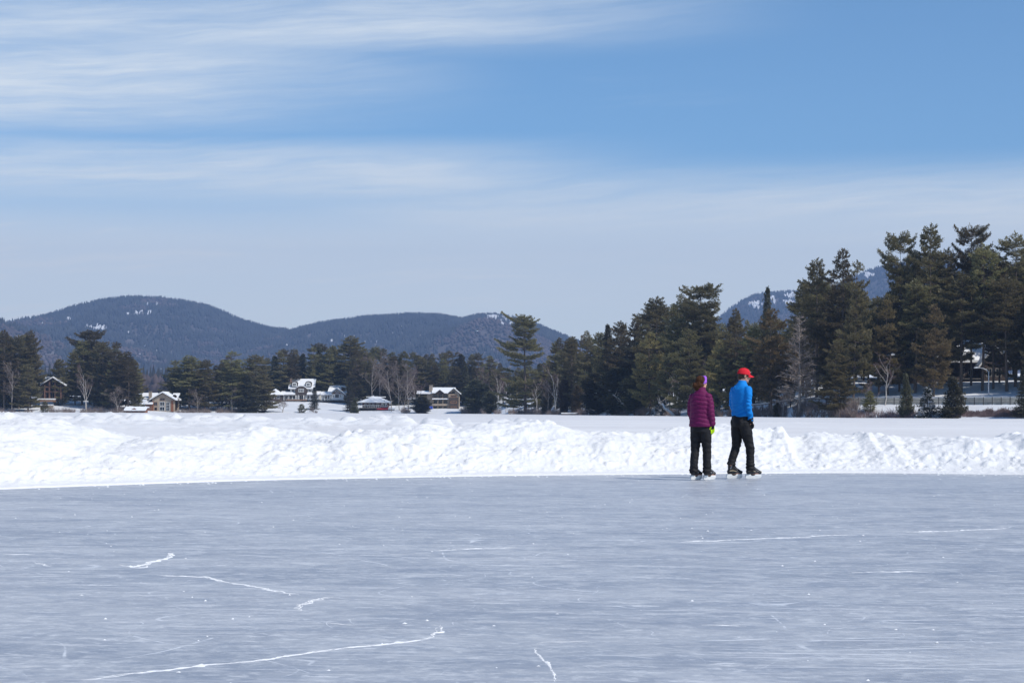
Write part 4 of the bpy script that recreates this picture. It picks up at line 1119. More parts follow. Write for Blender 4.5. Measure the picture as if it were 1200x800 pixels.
# --- white mansion -----------------------------------------------------------------
h = House('white_mansion', 'large white mansion with brown central bay, round dormers and snowy roof on the lawn', 'house', 352, 470.5, 690)
h.boxes('wall', 'white_wall', [(340, 368, 457, 470.5, 0, 9), (330.5, 340, 464.5, 470.5, -.5, 6), (368, 375, 464, 470.5, -.5, 6)])
h.slope('roof', 338, 369, 457.4, 446.3, -.7, 4.2, th=.35); h.slope('rear_roof', 338, 369, 446.4, 446.2, 4.22, 9.6, th=.3)
def arch(cx, w, top, bot, n=9): return [(cx - w / 2, bot)] + [(cx - w / 2 * math.cos(math.pi * i / n), top + (1 - math.sin(math.pi * i / n)) * (w * .36)) for i in range(n + 1)] + [(cx + w / 2, bot)]
for cx in (345.2, 361.4):
    d = h.poly('dormer', 'dark_timber', arch(cx, 7.2, 448.2, 454.6), -.6, 3); h.poly('face', 'white_wall', arch(cx, 5.4, 449.4, 454.5), -.68, -.604, d)
    h.window(cx - 1.9, cx + 1.9, 450.4, 453.8, -.68, 2, 2, 'white_wall', .1, d)
d = h.poly('central_bay', 'shingle', arch(353.4, 14.2, 454.3, 464.6), -1.6, 0); h.poly('bay_snow', 'roof_snow', [(q[0], q[1] - .05) for q in arch(353.4, 14.2, 454.2, 457)][3:-3] + [(q[0], q[1] - 1.2) for q in arch(353.4, 14.2, 454.2, 457)][3:-3][::-1], -1.3, 0, d)
h.window(350.3, 356.6, 457.2, 461.2, -1.6, 3, 2, 'white_wall', .16, d)
for a, b in ((341.6, 344.6), (361.8, 364.8)): h.window(a, b, 458.2, 460.8, 0, 2, 1, 'white_wall', .1)
h.slope('wing_roof', 329.5, 346.5, 464.4, 461, -2.6, 1, th=.35); h.slope('wing_roof', 360.3, 376, 464.2, 461, -2.6, 1, th=.35)
h.boxes('porch_post', 'white_wall', [(x, x + .9, 464.6, 470.5, -2.2, -1.9) for x in (333, 338, 343, 347, 350, 356, 359, 363.5, 368, 373)])
for a, b in ((334.5, 337.5), (339.5, 346), (360.2, 367)): h.window(a, b, 465.3, 468.6, -.5 if a < 339 else 0, 4, 1, 'white_wall', .09)
d = h.window(351, 355.6, 464.8, 470.4, -.01, 2, 2, 'white_wall', .14); d.name = 'door'
c = h.box('chimney', 'brick', 339, 341.3, 445.6, 457, 1.5, 2.6); h.box('cap', 'tan_stone', 338.8, 341.5, 445, 445.58, 1.4, 2.7, c)
h.box('terrace', 'brick', 337, 361, 469.6, 471, -5, -3.2)
# pavilion as own building
h = House('garden_pavilion', 'small pavilion with pointed snowy roof at the left end of the white mansion', 'pavilion', 323, 471, 688)
mb = MB(); u = h.u; mb.add([(-10 * u, -3, h.z(464.5)), (10 * u, -3, h.z(464.5)), (10 * u, 3, h.z(464.5)), (-10 * u, 3, h.z(464.5)), (0, 0, h.z(457.2))], [(0, 1, 4), (1, 2, 4), (2, 3, 4), (3, 0, 4), (3, 2, 1, 0)])
mb.build('roof', M['roof_snow'], h.root); h.box('wall', 'shingle', 315, 331, 464.6, 471, -2.4, 2.4); h.window(319, 323, 466, 469, -2.4, 2, 1); h.window(325, 329, 466, 469, -2.4, 2, 1)
# --- second white house --------------------------------------------------------------
h = House('gabled_white_house', 'smaller white house with brown peaked gable right of the mansion', 'house', 392, 470.6, 686)
h.gable(387.5, 403, 457.6, 463.4, 470.5, 0, 8, 'white_wall', .8, .5, xm=394.6)
h.poly('gable_cladding', 'timber_brown', [(389, 462.8), (400.6, 462.8), (394.7, 458.8)], -.1, -.003)
h.window(392.8, 397, 463.6, 467, 0, 2, 1, 'dark_timber', .1); h.window(390.4, 391.8, 463.6, 467, 0, 1, 1); h.window(398, 399.4, 463.6, 467, 0, 1, 1); h.window(393, 396.6, 460, 461.8, -.1, 2, 1, 'white_wall', .1)
h.slope('porch_roof', 376, 389, 464.2, 461.3, -1.4, 2, th=.4); h.box('porch_wall', 'white_wall', 377.5, 387.4, 464.3, 470.5, .4, 4); h.boxes('porch_post', 'white_wall', [(x, x + .6, 464.5, 470.5, -1.1, -.8) for x in (377, 380.5, 384, 386.6)])
h.window(379, 386, 465.2, 468.8, .4, 4, 1); h.box('base', 'dark_timber', 376, 404, 470.2, 471.2, -.4, 6)
h.slope('upper_roof', 382.5, 406, 462, 453.4, 3, 7.5, th=.3, inset=1.5); h.box('upper_wall', 'white_wall', 384, 404.5, 461.6, 470, 3.6, 8); h.box('dormer', 'dark_timber', 399, 403, 455.2, 459, 3.6, 6)
# --- red lakeside house -------------------------------------------------------------------
h = House('lakeside_house', 'dark red lakeside house with snowy hip roof, deck and arched white window', 'house', 441, 487.6, 652)
h.box('wall', 'maroon', 424, 446, 472.6, 487.5, 2, 9); h.slope('roof', 419.5, 459, 472.8, 466.3, -1.2, 4.5, th=.3, inset=17)
h.slope('rear_roof', 428, 450, 466.4, 466.2, 4.52, 9, th=.25)
h.gable(445.4, 455, 471, 474, 487.5, 0, 6, 'maroon', .4, .25)
w = h.poly('window', 'white_wall', arch(450.3, 7.4, 472.4, 477.6), -.12, -.003); h.poly('pane', 'glass', arch(450.3, 2.2, 473.6, 477), -.16, -.123, w)
h.box('pane', 'glass', 447.2, 448.6, 474.8, 477, -.16, -.123, w); h.box('pane', 'glass', 452, 453.4, 474.8, 477, -.16, -.123, w)
for a, b in ((426.5, 429), (431, 434), (435.5, 438), (440, 443.4)): h.window(a, b, 473.8, 477, 2, 2, 1, 'white_wall', .1)
h.box('deck', 'grey_deck', 420.5, 446, 478.6, 479.3, -1.4, 2)
mb = MB()
for i in range(13): x = h.x(420.6 + i * 2.08); mb.box(x, x + .1, -1.4, -1.3, h.z(478.6), h.z(476))
mb.box(h.x(420.5), h.x(445.8), -1.43, -1.27, h.z(476), h.z(475.7)); mb.build('deck_railing', M['white_wall'], h.root)
h.boxes('deck_post', 'dark_timber', [(x, x + .8, 479.3, 487.5, -1.3, -1.05) for x in (421, 426, 431, 436, 441)])
h.box('awning', 'red_paint', 441, 454.6, 479.3, 480.8, -1.1, -.1); 
for a in (441.5, 445, 448.5, 452): h.window(a, a + 2.6, 481.6, 484.6, 0 if a > 445 else 1.9, 2, 1, 'white_wall', .08)
h.box('lower_wall', 'dark_timber', 420.5, 445.3, 479.4, 487.5, .6, 1.9)
h.box('shed', 'white_wall', 455.2, 461, 480.6, 487.5, 0, 4); h.slope('shed_roof', 454.8, 462.5, 480.6, 477.6, -.5, 4, th=.3)
h = House('red_umbrella', 'bright red folded cover beside the lower wall of the red lakeside house', 'patio umbrella', 454.3, 487.6, 650)
h.poly('canopy', 'red_paint', [(452.8, 486.2), (455.8, 486.2), (455.3, 484), (454.3, 482.6), (453.3, 484)], -.4, .4); h.box('pole', 'grey_metal', 454.15, 454.45, 486.2, 487.7, -.05, .05)
# --- three storey house ------------------------------------------------------------------------
h = House('balcony_house', 'three storey tan and brown house with stacked balconies and snowy roof', 'house', 519, 482.5, 655)
h.boxes('wall', 'tan_wall', [(506.5, 525.5, 461, 482.5, 1.6, 11), (500, 506.5, 461, 482.5, 1.0, 9)])
h.slope('roof', 506, 533, 461.3, 455.3, -1, 5, th=.35); h.slope('rear_roof', 506, 533, 455.4, 455.2, 5.02, 11, th=.3); h.slope('low_roof', 488, 507.5, 462, 459.4, 0, 4, th=.35)
h.gable(525.5, 538, 456.2, 461.5, 482.5, -1, 10, 'tan_wall', .5, .25)
h.box('shingle_face', 'shingle', 526, 537.5, 466, 482.4, -1.12, -1.003)
h.gable(511.5, 519.5, 457.9, 461, 461.8, -1.3, 3, 'dark_timber', .25, .2)
for y0, y1 in ((463.2, 465.8), (470.4, 473)): h.window(528, 535.4, y0, y1, -1.12 if y0 > 466 else -1.0, 1, 1, 'orange_wood', .2)
h.window(530, 533.2, 458.6, 460.2, -1, 1, 1, 'dark_timber', .08)
h.window(528.5, 535, 476.6, 480.6, -1.12, 3, 1, 'orange_wood', .16)
for y0, y1 in ((462.4, 466.2), (469, 473), (476.2, 482.2)):
    for a in (508.2, 514.2, 520): h.window(a, a + 4.6, y0, y1, 1.6, 2, 1, 'dark_timber', .09)
h.boxes('balcony_deck', 'tan_wall', [(506.5, 525.4, 466.6, 467.2, -.6, 1.6), (506.5, 525.4, 473.4, 476, -.6, -.45), (506.5, 525.4, 475.4, 476, -.44, 1.6)])
h.box('balcony_snow', 'roof_snow', 506.5, 525.4, 467.2, 468.4, -.7, -.3)
h.boxes('balcony_post', 'tan_wall', [(x, x + .7, 461.4, 482.5, -.4, -.15) for x in (507, 512.8, 518.6, 524.4)])
h.box('balcony_rail', 'shingle', 507, 525.4, 464.6, 465, -.52, -.44)
c = h.box('chimney', 'tan_stone', 502.6, 506.6, 452.2, 461, 1.2, 3); h.box('cap', 'tan_stone', 502.2, 507, 451.7, 452.18, 1.1, 3.1, c)
h = House('blue_tarp', 'bright blue tarpaulin hanging at the left corner of the balcony house', 'tarpaulin', 504, 482, 653)
tp = gridmesh('sheet', *(lambda A, B: (A * 1.1, .25 + .12 * np.sin(A * 7) + .1 * np.sin(B * 4 + A), B * 1.6))(*np.meshgrid(np.linspace(-.8, .8, 14), np.linspace(0, 1, 10), indexing='ij')), M['blue_tarp'])
o_ = link('sheet', tp, h.root); md = o_.modifiers.new('t', 'SOLIDIFY'); md.thickness = .03
# --- dock -------------------------------------------------------------------------------------------
h = House('snow_covered_dock', 'low wooden dock under thick snow at the lake edge in the middle', 'dock', 668, 488, 466)
h.box('deck', 'dark_timber', 657.5, 679, 484.2, 485.2, 0, 3); h.box('snow_slab', 'roof_snow', 657.8, 678.7, 482.9, 484.18, .05, 2.9)
h.boxes('piling', 'dark_timber', [(x, x + 1.1, 485.2, 489, d, d + .25) for x in (658.5, 664.5, 671, 677) for d in (.1, 2.6)])
# --- lodge on the right -----------------------------------------------------------------------------------
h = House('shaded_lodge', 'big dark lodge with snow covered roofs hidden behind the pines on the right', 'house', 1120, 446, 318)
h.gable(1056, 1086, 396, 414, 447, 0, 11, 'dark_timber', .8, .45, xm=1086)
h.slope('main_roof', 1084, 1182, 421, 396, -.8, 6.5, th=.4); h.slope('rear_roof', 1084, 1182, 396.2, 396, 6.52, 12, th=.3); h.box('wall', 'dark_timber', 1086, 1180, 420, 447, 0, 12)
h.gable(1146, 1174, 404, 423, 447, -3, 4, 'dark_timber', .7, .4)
for a in (1092, 1102, 1112, 1124, 1134): h.window(a, a + 6, 428, 436, 0, 2, 1, 'grey_deck', .1)
for a in (1150, 1161): h.window(a, a + 7, 428, 438, -3, 2, 1, 'grey_deck', .1)
h.window(1063, 1073, 425, 434, 0, 2, 1, 'grey_deck', .1)
h.box('porch_deck', 'dark_timber', 1100, 1144, 443, 447, -3, 0); h.box('porch_rail', 'grey_deck', 1100, 1144, 440, 440.6, -3, -2.9)
# --- road wall, fence, lamp --------------------------------------------------------------------------------
def along(name, label, cat, px0, px1, dd, n):
    P = []
    for i in range(n + 1):
        px = px0 + (px1 - px0) * i / n; Y = float(shoreY(px)) + dd; x = wx(px, Y); P.append(Vector((x, Y, float(landH(x, Y)))))
    root = thing(name, label, cat, P[0]); return root, P
root, P = along('retaining_wall', 'long low tan stone wall along the road above the right shore', 'wall', 985, 1330, 10.8, 60)
mb = MB(); sn = MB()
for a, b in zip(P, P[1:]):
    for q, z0, z1, o0, o1 in ((mb, -.5, .98, 0, .5), (sn, .984, 1.14, -.04, .6)):
        vs = []
        for z in (z0, z1):
            for p, o in ((a, o0), (b, o0), (b, o1), (a, o1)): vs.append((p.x - P[0].x, p.y + o - P[0].y, p.z + z - P[0].z))
        q.add(vs, [(0, 3, 2, 1), (4, 5, 6, 7), (0, 1, 5, 4), (1, 2, 6, 5), (2, 3, 7, 6), (3, 0, 4, 7)])
mb.build('stonework', M['stone_wall'], root); sn.build('snow_cap', M['snow'], root)
root, P = along('wire_fence', 'thin dark post and rail fence in front of the tan road wall', 'fence', 985, 1330, 9.6, 33)
for i, p in enumerate(P):
    q = p - P[0]; MB().box(q.x - .045, q.x + .045, q.y - .045, q.y + .045, q.z - .3, q.z + 1.15).build('post', M['dark_wire'], root)
mb = MB()
for zz in (.35, .75, 1.1): mb.tube([p - P[0] + Vector((0, -.06, zz)) for p in P], .018, 4)
mb.build('rail', M['dark_wire'], root)
px = 1158.5; Y = 286; x = wx(px, Y); z = float(landH(x, Y)); top = wz(px, 431.5, Y) - z
root = thing('lamp_post', 'grey metal street lamp with a curved arm on the road above the right shore', 'street lamp', (x, Y, z))
MB().tube([(0, 0, -.2), (0, 0, top * .5), (0, 0, top)], [.10, .085, .07], 10).build('pole', M['grey_metal'], root, True)
MB().tube([(0, 0, top - .05), (-.25, 0, top + .25), (-.8, 0, top + .48), (-1.55, 0, top + .60)], [.055, .05, .045, .04], 8).build('arm', M['grey_metal'], root, True)
MB().prism([(-1.5, top + .54), (-1.55, top + .68), (-1.9, top + .72), (-2.25, top + .62), (-2.25, top + .54), (-1.9, top + .5)], -.14, .14).build('lamp_head', M['grey_metal'], root, bevel=.03)
MB().box(-.17, .17, -.17, .17, -.05, .12).build('base', M['grey_metal'], root, bevel=.02)
root, P = along('plank_rail', 'weathered snow topped plank rail in the dark wood behind the man', 'fence', 868, 985, 8, 14)
for p in P:
    q = p - P[0]; MB().box(q.x - .08, q.x + .08, q.y - .08, q.y + .08, q.z - .3, q.z + 1.3).build('post', M['dark_timber'], root)
mb = MB(); mb.tube([p - P[0] + Vector((0, -.12, 1.15)) for p in P], [(.05, .1)] * len(P), 4); mb.build('plank', M['grey_deck'], root)
mb = MB(); mb.tube([p - P[0] + Vector((0, -.1, 1.32)) for p in P], [(.12, .07)] * len(P), 6); mb.build('snow_cap', M['snow'], root)
# ================================================================== people
def ell(c, r, rot=None, n=18, m=12):
    V = []; Fc = []
    Rm = Euler(rot).to_matrix() if rot else Matrix.Identity(3)
    for i in range(1, m):
        th = math.pi * i / m
        for k in range(n):
            a = 2 * math.pi * k / n
            V.append(tuple(Vector(c) + Rm @ Vector((r[0] * math.sin(th) * math.cos(a), r[1] * math.sin(th) * math.sin(a), r[2] * math.cos(th)))))
    V.append(tuple(Vector(c) + Rm @ Vector((0, 0, r[2])))); V.append(tuple(Vector(c) + Rm @ Vector((0, 0, -r[2]))))
    t, b = len(V) - 2, len(V) - 1
    for i in range(m - 2):
        for k in range(n): Fc.append((i * n + k, (i + 1) * n + k, (i + 1) * n + (k + 1) % n, i * n + (k + 1) % n))
    for k in range(n): Fc.append((t, k, (k + 1) % n)); Fc.append((b, (m - 2) * n + (k + 1) % n, (m - 2) * n + k))
    return V, Fc

def limb(pts, rad, n=16, res=3):
    """tapered limb with rounded ends; pts/rad refined by Catmull-Rom"""
    P = [Vector(p) for p in pts]; r = [q if isinstance(q, tuple) else (q, q) for q in rad]
    out = []; rr = []
    for i in range(len(P) - 1):
        p0 = P[max(i - 1, 0)]; p1 = P[i]; p2 = P[i + 1]; p3 = P[min(i + 2, len(P) - 1)]
        for k in range(res):
            t = k / res
            out.append(.5 * ((2 * p1) + (p2 - p0) * t + (2 * p0 - 5 * p1 + 4 * p2 - p3) * t * t + (3 * p1 - p0 - 3 * p2 + p3) * t ** 3))
            rr.append((r[i][0] * (1 - t) + r[i + 1][0] * t, r[i][1] * (1 - t) + r[i + 1][1] * t))
    out.append(P[-1]); rr.append(r[-1])
    return tube(out, rr, n)

def fuse(name, pieces, mat, voxel=.008, smooth=6, parent=None, disp=None, fac=.5, cut=None, reproject=None):
    V = []; Fc = []
    for v, f in pieces:
        b = len(V); V += v; Fc += [tuple(b + i for i in q) for q in f]
    me = mesh_np(name + '_src', np.array(V), Fc, mat)
    bm = bmesh.new(); bm.from_mesh(me); bmesh.ops.recalc_face_normals(bm, faces=bm.faces); bm.to_mesh(me); bm.free()
    o = link('tmp_src', me)
    r = o.modifiers.new('r', 'REMESH'); r.mode = 'VOXEL'; r.voxel_size = voxel; r.use_smooth_shade = True
    s = o.modifiers.new('s', 'SMOOTH'); s.factor = fac; s.iterations = smooth
    dg = bpy.context.evaluated_depsgraph_get(); dg.update()
    m2 = bpy.data.meshes.new_from_object(o.evaluated_get(dg))
    bpy.data.objects.remove(o); bpy.data.meshes.remove(me)
    m2.name = name; m2.materials.clear(); m2.materials.append(mat)
    n = len(m2.vertices); co = np.zeros(n * 3, dtype=np.float32); m2.vertices.foreach_get('co', co); co = co.reshape(-1, 3)
    if disp is not None:
        no = np.zeros(n * 3, dtype=np.float32); m2.vertex_normals.foreach_get('vector', no); no = no.reshape(-1, 3)
        co = co + no * disp(co, no)[:, None]; m2.vertices.foreach_set('co', co.astype(np.float32).ravel())
    if cut is not None:
        bm = bmesh.new(); bm.from_mesh(m2); bm.verts.ensure_lookup_table()
        kill = [v for v in bm.verts if cut(v.co)]
        bmesh.ops.delete(bm, geom=kill, context='VERTS'); bm.to_mesh(m2); bm.free()
    m2.polygons.foreach_set('use_smooth', np.ones(len(m2.polygons), dtype=bool)); m2.update()
    return link(name, m2, parent)

def xf(piece, mat4):
    v, f = piece; return [tuple(mat4 @ Vector(p)) for p in v], f

def fabric(name, col, rough=.8, sheen=.0, sc=60, var=.12, spec=.2):
    m, nt, bs = newmat(name); oc = objcoord(nt)
    n = noise(nt, oc, 7, 4, .6); f = noise(nt, oc, sc * 4, 2, .5)
    c = mix(nt, n.ramp(.3, .7), tuple(x * (1 - var) for x in col), tuple(min(1, x * (1 + var)) for x in col))
    nt.links.new(c, bs.inputs['Base Color']); bs.inputs['Roughness'].default_value = rough; bs.inputs['Specular IOR Level'].default_value = spec
    bump(nt, bs, f, .4, .001); return m
M['skin'] = fabric('skin', (.56, .30, .21), .55, var=.06, spec=.35)
M['hair_w'] = fabric('brown_hair', (.060, .026, .014), .75, sc=30, var=.4, spec=.12)
M['hair_m'] = fabric('dark_brown_hair', (.05, .03, .02), .6, var=.3)
M['puffer'] = fabric('plum_nylon', (.135, .011, .072), .62, spec=.18, var=.08); M['blue_shirt'] = fabric('blue_jersey', (.006, .215, .64), .75, var=.05)
M['black_cloth'] = fabric('black_cloth', (.010, .010, .012), .7, var=.25, spec=.3); M['red_cap'] = fabric('red_cap_cloth', (.62, .018, .032), .8, var=.06)
M['purple_band'] = fabric('purple_fleece', (.34, .12, .62), .85); M['neon'] = fabric('neon_yellow_fleece', (.62, .90, .02), .8); M['glove_black'] = fabric('black_glove', (.012, .012, .014), .65)
M['boot_black'] = fabric('boot_black', (.02, .02, .022), .4, spec=.5); M['boot_tan'] = fabric('boot_tan_panel', (.42, .35, .24), .55); M['boot_red'] = fabric('boot_red_panel', (.30, .07, .06), .5); M['boot_grey'] = fabric('boot_grey_panel', (.42, .42, .44), .5)
M['holder'] = fabric('white_plastic', (.82, .82, .80), .35, var=.03, spec=.5); M['steel'] = simple('steel', (.6, .6, .62), .25, .03, metal=1)
M['lens'] = fabric('teal_lens', (.03, .22, .35), .12, spec=.8); M['eye'] = fabric('eyes', (.10, .08, .07), .15, spec=.8); M['white_thread'] = fabric('white_thread', (.8, .8, .78), .8)
M['lace'] = fabric('laces', (.7, .68, .62), .8)

def skate(parent, pos, yaw, side, cols, shaft=.27, ys=.86):
    """ice skate standing on the ice: boot, panels, laces, white holder, steel blade"""
    Mx = Matrix.Translation(Vector(pos)) @ Matrix.Rotation(yaw, 4, 'Z') @ Matrix.Diagonal((.92, ys, 1, 1))
    Bx = Mx @ Matrix.Translation((0, 0, .018))
    P = [limb([(0, -.10, .10), (0, -.02, .092), (0, .08, .088), (0, .155, .088)], [(.040, .034), (.036, .036), (.034, .046), (.026, .036)], 16),
         ell((0, .135, .092), (.045, .055, .030)), ell((0, -.09, .105), (.036, .045, .042)),
         limb([(0, .12, .10), (0, .06, .125), (0, .01, .165), (0, -.015, .20)], [(.02, .04), (.030, .042), (.036, .044), (.04, .046)], 14),
         limb([(0, -.065, .10), (0, -.060, .17), (0, -.058, shaft)], [(.055, .040), (.056, .047), (.066, .055)], 16)]
    sk = fuse('ice_skate', [xf(p, Bx) for p in P], M[cols[0]], .007, 3, parent)
    # sole
    Q = [limb([(0, -.125, .068), (0, -.02, .066), (0, .09, .066), (0, .175, .070)], [(.008, .034), (.008, .030), (.008, .042), (.008, .026)], 12)]
    fuse('sole', [xf(p, Bx) for p in Q], M['boot_black'], .005, 1, sk)
    # coloured side panels
    Q = [limb([(s * .036, -.10, .115), (s * .040, -.03, .12), (s * .044, .045, .105)], [(.022, .008), (.026, .008), (.014, .006)], 10) for s in (-1, 1)] + [ell((0, .155, .098), (.036, .036, .022))]
    fuse('panel', [xf(p, Bx) for p in Q], M[cols[1]], .005, 2, sk)
    Q = [limb([(s * .041, -.085, .15), (s * .044, -.06, .20), (s * .047, -.05, shaft - .02)], [(.018, .007), (.016, .007), (.02, .006)], 10) for s in (-1, 1)]
    fuse('ankle_panel', [xf(p, Bx) for p in Q], M[cols[2]], .005, 2, sk)
    mb = MB()
    for i in range(6):
        t = i / 5; y = .075 - .085 * t; z = .138 + .075 * t
        v, f = tube([(-.03, y - .004, z - .004), (0, y + .010, z + .012), (.03, y - .004, z - .004)], .004, 5); mb.add([tuple(Bx @ Vector(q)) for q in v], f)
    mb.build('laces', M['lace'], sk, True)
    # holder: side profile with two posts and an opening between them
    def prof(pts, hw, taper):
        n = len(pts); vs = []; 
        for s in (-1, 1):
            for y, z in pts: vs.append(tuple(Mx @ Vector((s * (hw * (.5 + .5 * min(1, max(0, (z - .02) / .04))) if taper else s * s * hw), y, z))))
        return vs, [tuple(range(n)), tuple(range(2 * n - 1, n - 1, -1))] + [(i, i + n, (i + 1) % n + n, (i + 1) % n) for i in range(n)]
    mb = MB()
    v, f = prof([(-.135, .080), (-.145, .050), (-.150, .022), (-.12, .014), (.13, .014), (.168, .026), (.176, .050), (.168, .080), (.05, .080), (.038, .064), (.015, .056), (-.02, .056), (-.04, .064), (-.052, .080)], .028, True)
    mb.add(v, f); mb.build('blade_holder', M['holder'], sk)
    mb = MB(); v, f = prof([(-.135, .018), (-.14, .010), (-.11, .001), (0, .0), (.12, .001), (.158, .012), (.162, .022), (.12, .0165)], .0022, False); mb.add(v, f); mb.build('blade', M['steel'], sk)
    return sk

def hand(wrist, d, palm_n, side, L=.185, curl=.5, r=.0105):
    """list of closed pieces: palm, four unequal fingers, thumb. d: pointing direction, palm_n: palm normal"""
    d = Vector(d).normalized(); n = Vector(palm_n); n = (n - d * n.dot(d)).normalized(); s = d.cross(n).normalized() * side
    w = Vector(wrist); P = []
    P.append(limb([w - d * .02, w + d * .04, w + d * L * .5], [(.022, .030), (.018, .040), (.014, .040)], 12))
    for i, (off, ln) in enumerate(((-.030, .85), (-.010, 1.0), (.011, .94), (.030, .74))):
        b = w + d * L * .46 + s * off; l = L * .5 * ln; c = curl * (1 + .12 * i)
        a1 = (d + n * c * .45).normalized(); a2 = (d + n * c * 1.3).normalized(); a3 = (d + n * c * 2.6).normalized()
        p1 = b + a1 * l * .45; p2 = p1 + a2 * l * .32; p3 = p2 + a3 * l * .23
        P.append(limb([b - d * .02, b, p1, p2, p3], [r * 1.1, r * 1.1, r, r * .95, r * .75], 10, 2)); P.append(ell(p3, (r * .8,) * 3, n=10, m=8))
    b = w + d * L * .12 - s * .028; t1 = (d * .7 - s * .75 + n * .35).normalized(); t2 = (d * .95 - s * .2 + n * .55).normalized()
    p1 = b + t1 * .042; p2 = p1 + t2 * .034; p3 = p2 + (t2 + s * .1).normalized() * .026
    P.append(limb([b - t1 * .02, b, p1, p2, p3], [r * 1.5, r * 1.4, r * 1.15, r * 1.05, r * .8], 10, 2)); P.append(ell(p3, (r * .85,) * 3, n=10, m=8))
    return P

def head_pieces(Mx, fem=False):
    P = [ell((0, -.012, .035), (.073, .092, .088)), ell((0, .028, -.035), (.055 if fem else .059, .062, .072)), ell((0, .062, -.088), (.024, .024, .020)),
         ell((-.03, .03, -.065), (.028, .045, .035)), ell((.03, .03, -.065), (.028, .045, .035)), ell((0, .066, .028), (.056, .022, .020)),
         limb([(0, .080, .018), (0, .098, -.006), (0, .110, -.026)], [.008, .010, .013], 10), ell((0, .097, -.033), (.017, .012, .010)),
         ell((0, .083, -.056), (.024, .011, .006)), ell((0, .081, -.066), (.022, .011, .007)), ell((-.034, .062, -.018), (.02, .018, .02)), ell((.034, .062, -.018), (.02, .018, .02)),
         ell((-.077, -.008, -.008), (.008, .019, .031), (0, 0, .35)), ell((.077, -.008, -.008), (.008, .019, .031), (0, 0, -.35))]
    return [xf(p, Mx) for p in P]

def person(label, px, py, phi, J, fem):
    Y = CAMH * F / (py - hz(px)); root = thing('person', label, 'person', (wx(px, Y), Y, 0), -R(phi))
    HM = Matrix.Translation(Vector(J['head'])) @ Matrix.Rotation(-R(J['head_yaw']), 4, 'Z') @ Matrix.Rotation(R(J['head_pitch']), 4, 'X') @ Matrix.Scale(J.get('hs', 1), 4)
    # continuous body
    P = head_pieces(HM, fem); k = .80
    hd = Vector(J['head'])
    P.append(limb([Vector(J['neck']) + Vector((0, 0, -.06)), Vector(J['neck']), HM @ Vector((0, -.03, -.06)), HM @ Vector((0, -.02, 0))], [.062, .052 if not fem else .045, .05 if not fem else .044, .05], 14))
    P.append(limb([p for p, r in J['torso']], [(r[1] * k, r[0] * k) for p, r in J['torso']], 20))
    for s in ('R', 'L'):
        P.append(limb(J['arm' + s], [q * .68 for q in J['armr']], 12)); P.append(limb(J['leg' + s], [q * .60 for q in J['legr']], 14))
        w = Vector(J['arm' + s][-1]); d = (w - Vector(J['arm' + s][-2])).normalized(); hdv = (d * .8 + Vector((0, .1, -.45))).normalized()
        P += hand(w, hdv, (-.8 if s == 'R' else .8, .3, 0), 1 if s == 'R' else -1, .165, .45, .0085)
        an = Vector(J['foot' + s][0]); yw = -R(J['foot' + s][1]); fx = Matrix.Translation(an) @ Matrix.Rotation(yw, 4, 'Z')
        P.append(xf(limb([(0, -.06, .20), (0, -.07, .13), (0, -.02, .10), (0, .06, .092), (0, .13, .090)], [.032, .032, (.026, .028), (.02, .032), (.014, .026)], 12), fx))
        P.append(limb([J['leg' + s][-1], fx @ Vector((0, -.06, .18))], [.034, .030], 12))
    fuse('body', P, M['skin'], .0065, 4, root)
    for s, x in (('R', 1), ('L', -1)):
        e = [xf(ell((x * .031, .074, .004), (.0125, .011, .009), n=12, m=8), HM)]; MB().add(*e[0]).build('eye', M['eye'], root, True)
    return root, HM

# ---- the man -----------------------------------------------------------------
JM = dict(head=(0, .085, 1.705), head_yaw=24, head_pitch=-9, neck=(0, .045, 1.575), hs=1.02,
          torso=[((0, .0, .92), (.150, .115)), ((0, .0, 1.03), (.158, .118)), ((0, .005, 1.13), (.160, .115)), ((0, .012, 1.27), (.182, .122)), ((0, .020, 1.40), (.198, .128)), ((0, .026, 1.475), (.190, .112)), ((0, .034, 1.53), (.125, .085)), ((0, .042, 1.575), (.068, .068))],
          armR=[(.158, .02, 1.475), (.196, .005, 1.37), (.212, -.015, 1.21), (.206, .025, 1.08), (.190, .065, .965)], armL=[(-.158, .02, 1.475), (-.205, .02, 1.37), (-.222, .03, 1.21), (-.225, .10, 1.10), (-.20, .17, 1.01)],
          armr=[.066, .062, .052, .046, .037],
          legR=[(.085, .01, .95), (.092, .06, .76), (.095, .125, .54), (.098, .135, .33), (.10, .135, .17)], legL=[(-.085, -.005, .95), (-.092, .01, .76), (-.098, .0, .54), (-.10, -.07, .36), (-.10, -.115, .24)],
          legr=[.115, .100, .076, .068, .062], footR=((.10, .185, 0), 20), footL=((-.10, -.055, 0), 18))
man, HM = person('man in a bright blue long sleeved top, red cap and black trousers skating away', 867.5, 559.2, 55, JM, False)
def folds(amp, sc, seed, stretch=(1, 1, 1), diag=0.):
    def f(co, no):
        x, y, z = co[:, 0], co[:, 1], co[:, 2]
        a = np.arctan2(y, x) * .22
        return amp * (fbm((x + a + diag * z) * sc * stretch[0], (z - diag * x) * sc * stretch[2] + y * 3, 3, seed)).astype(np.float32)
    return f
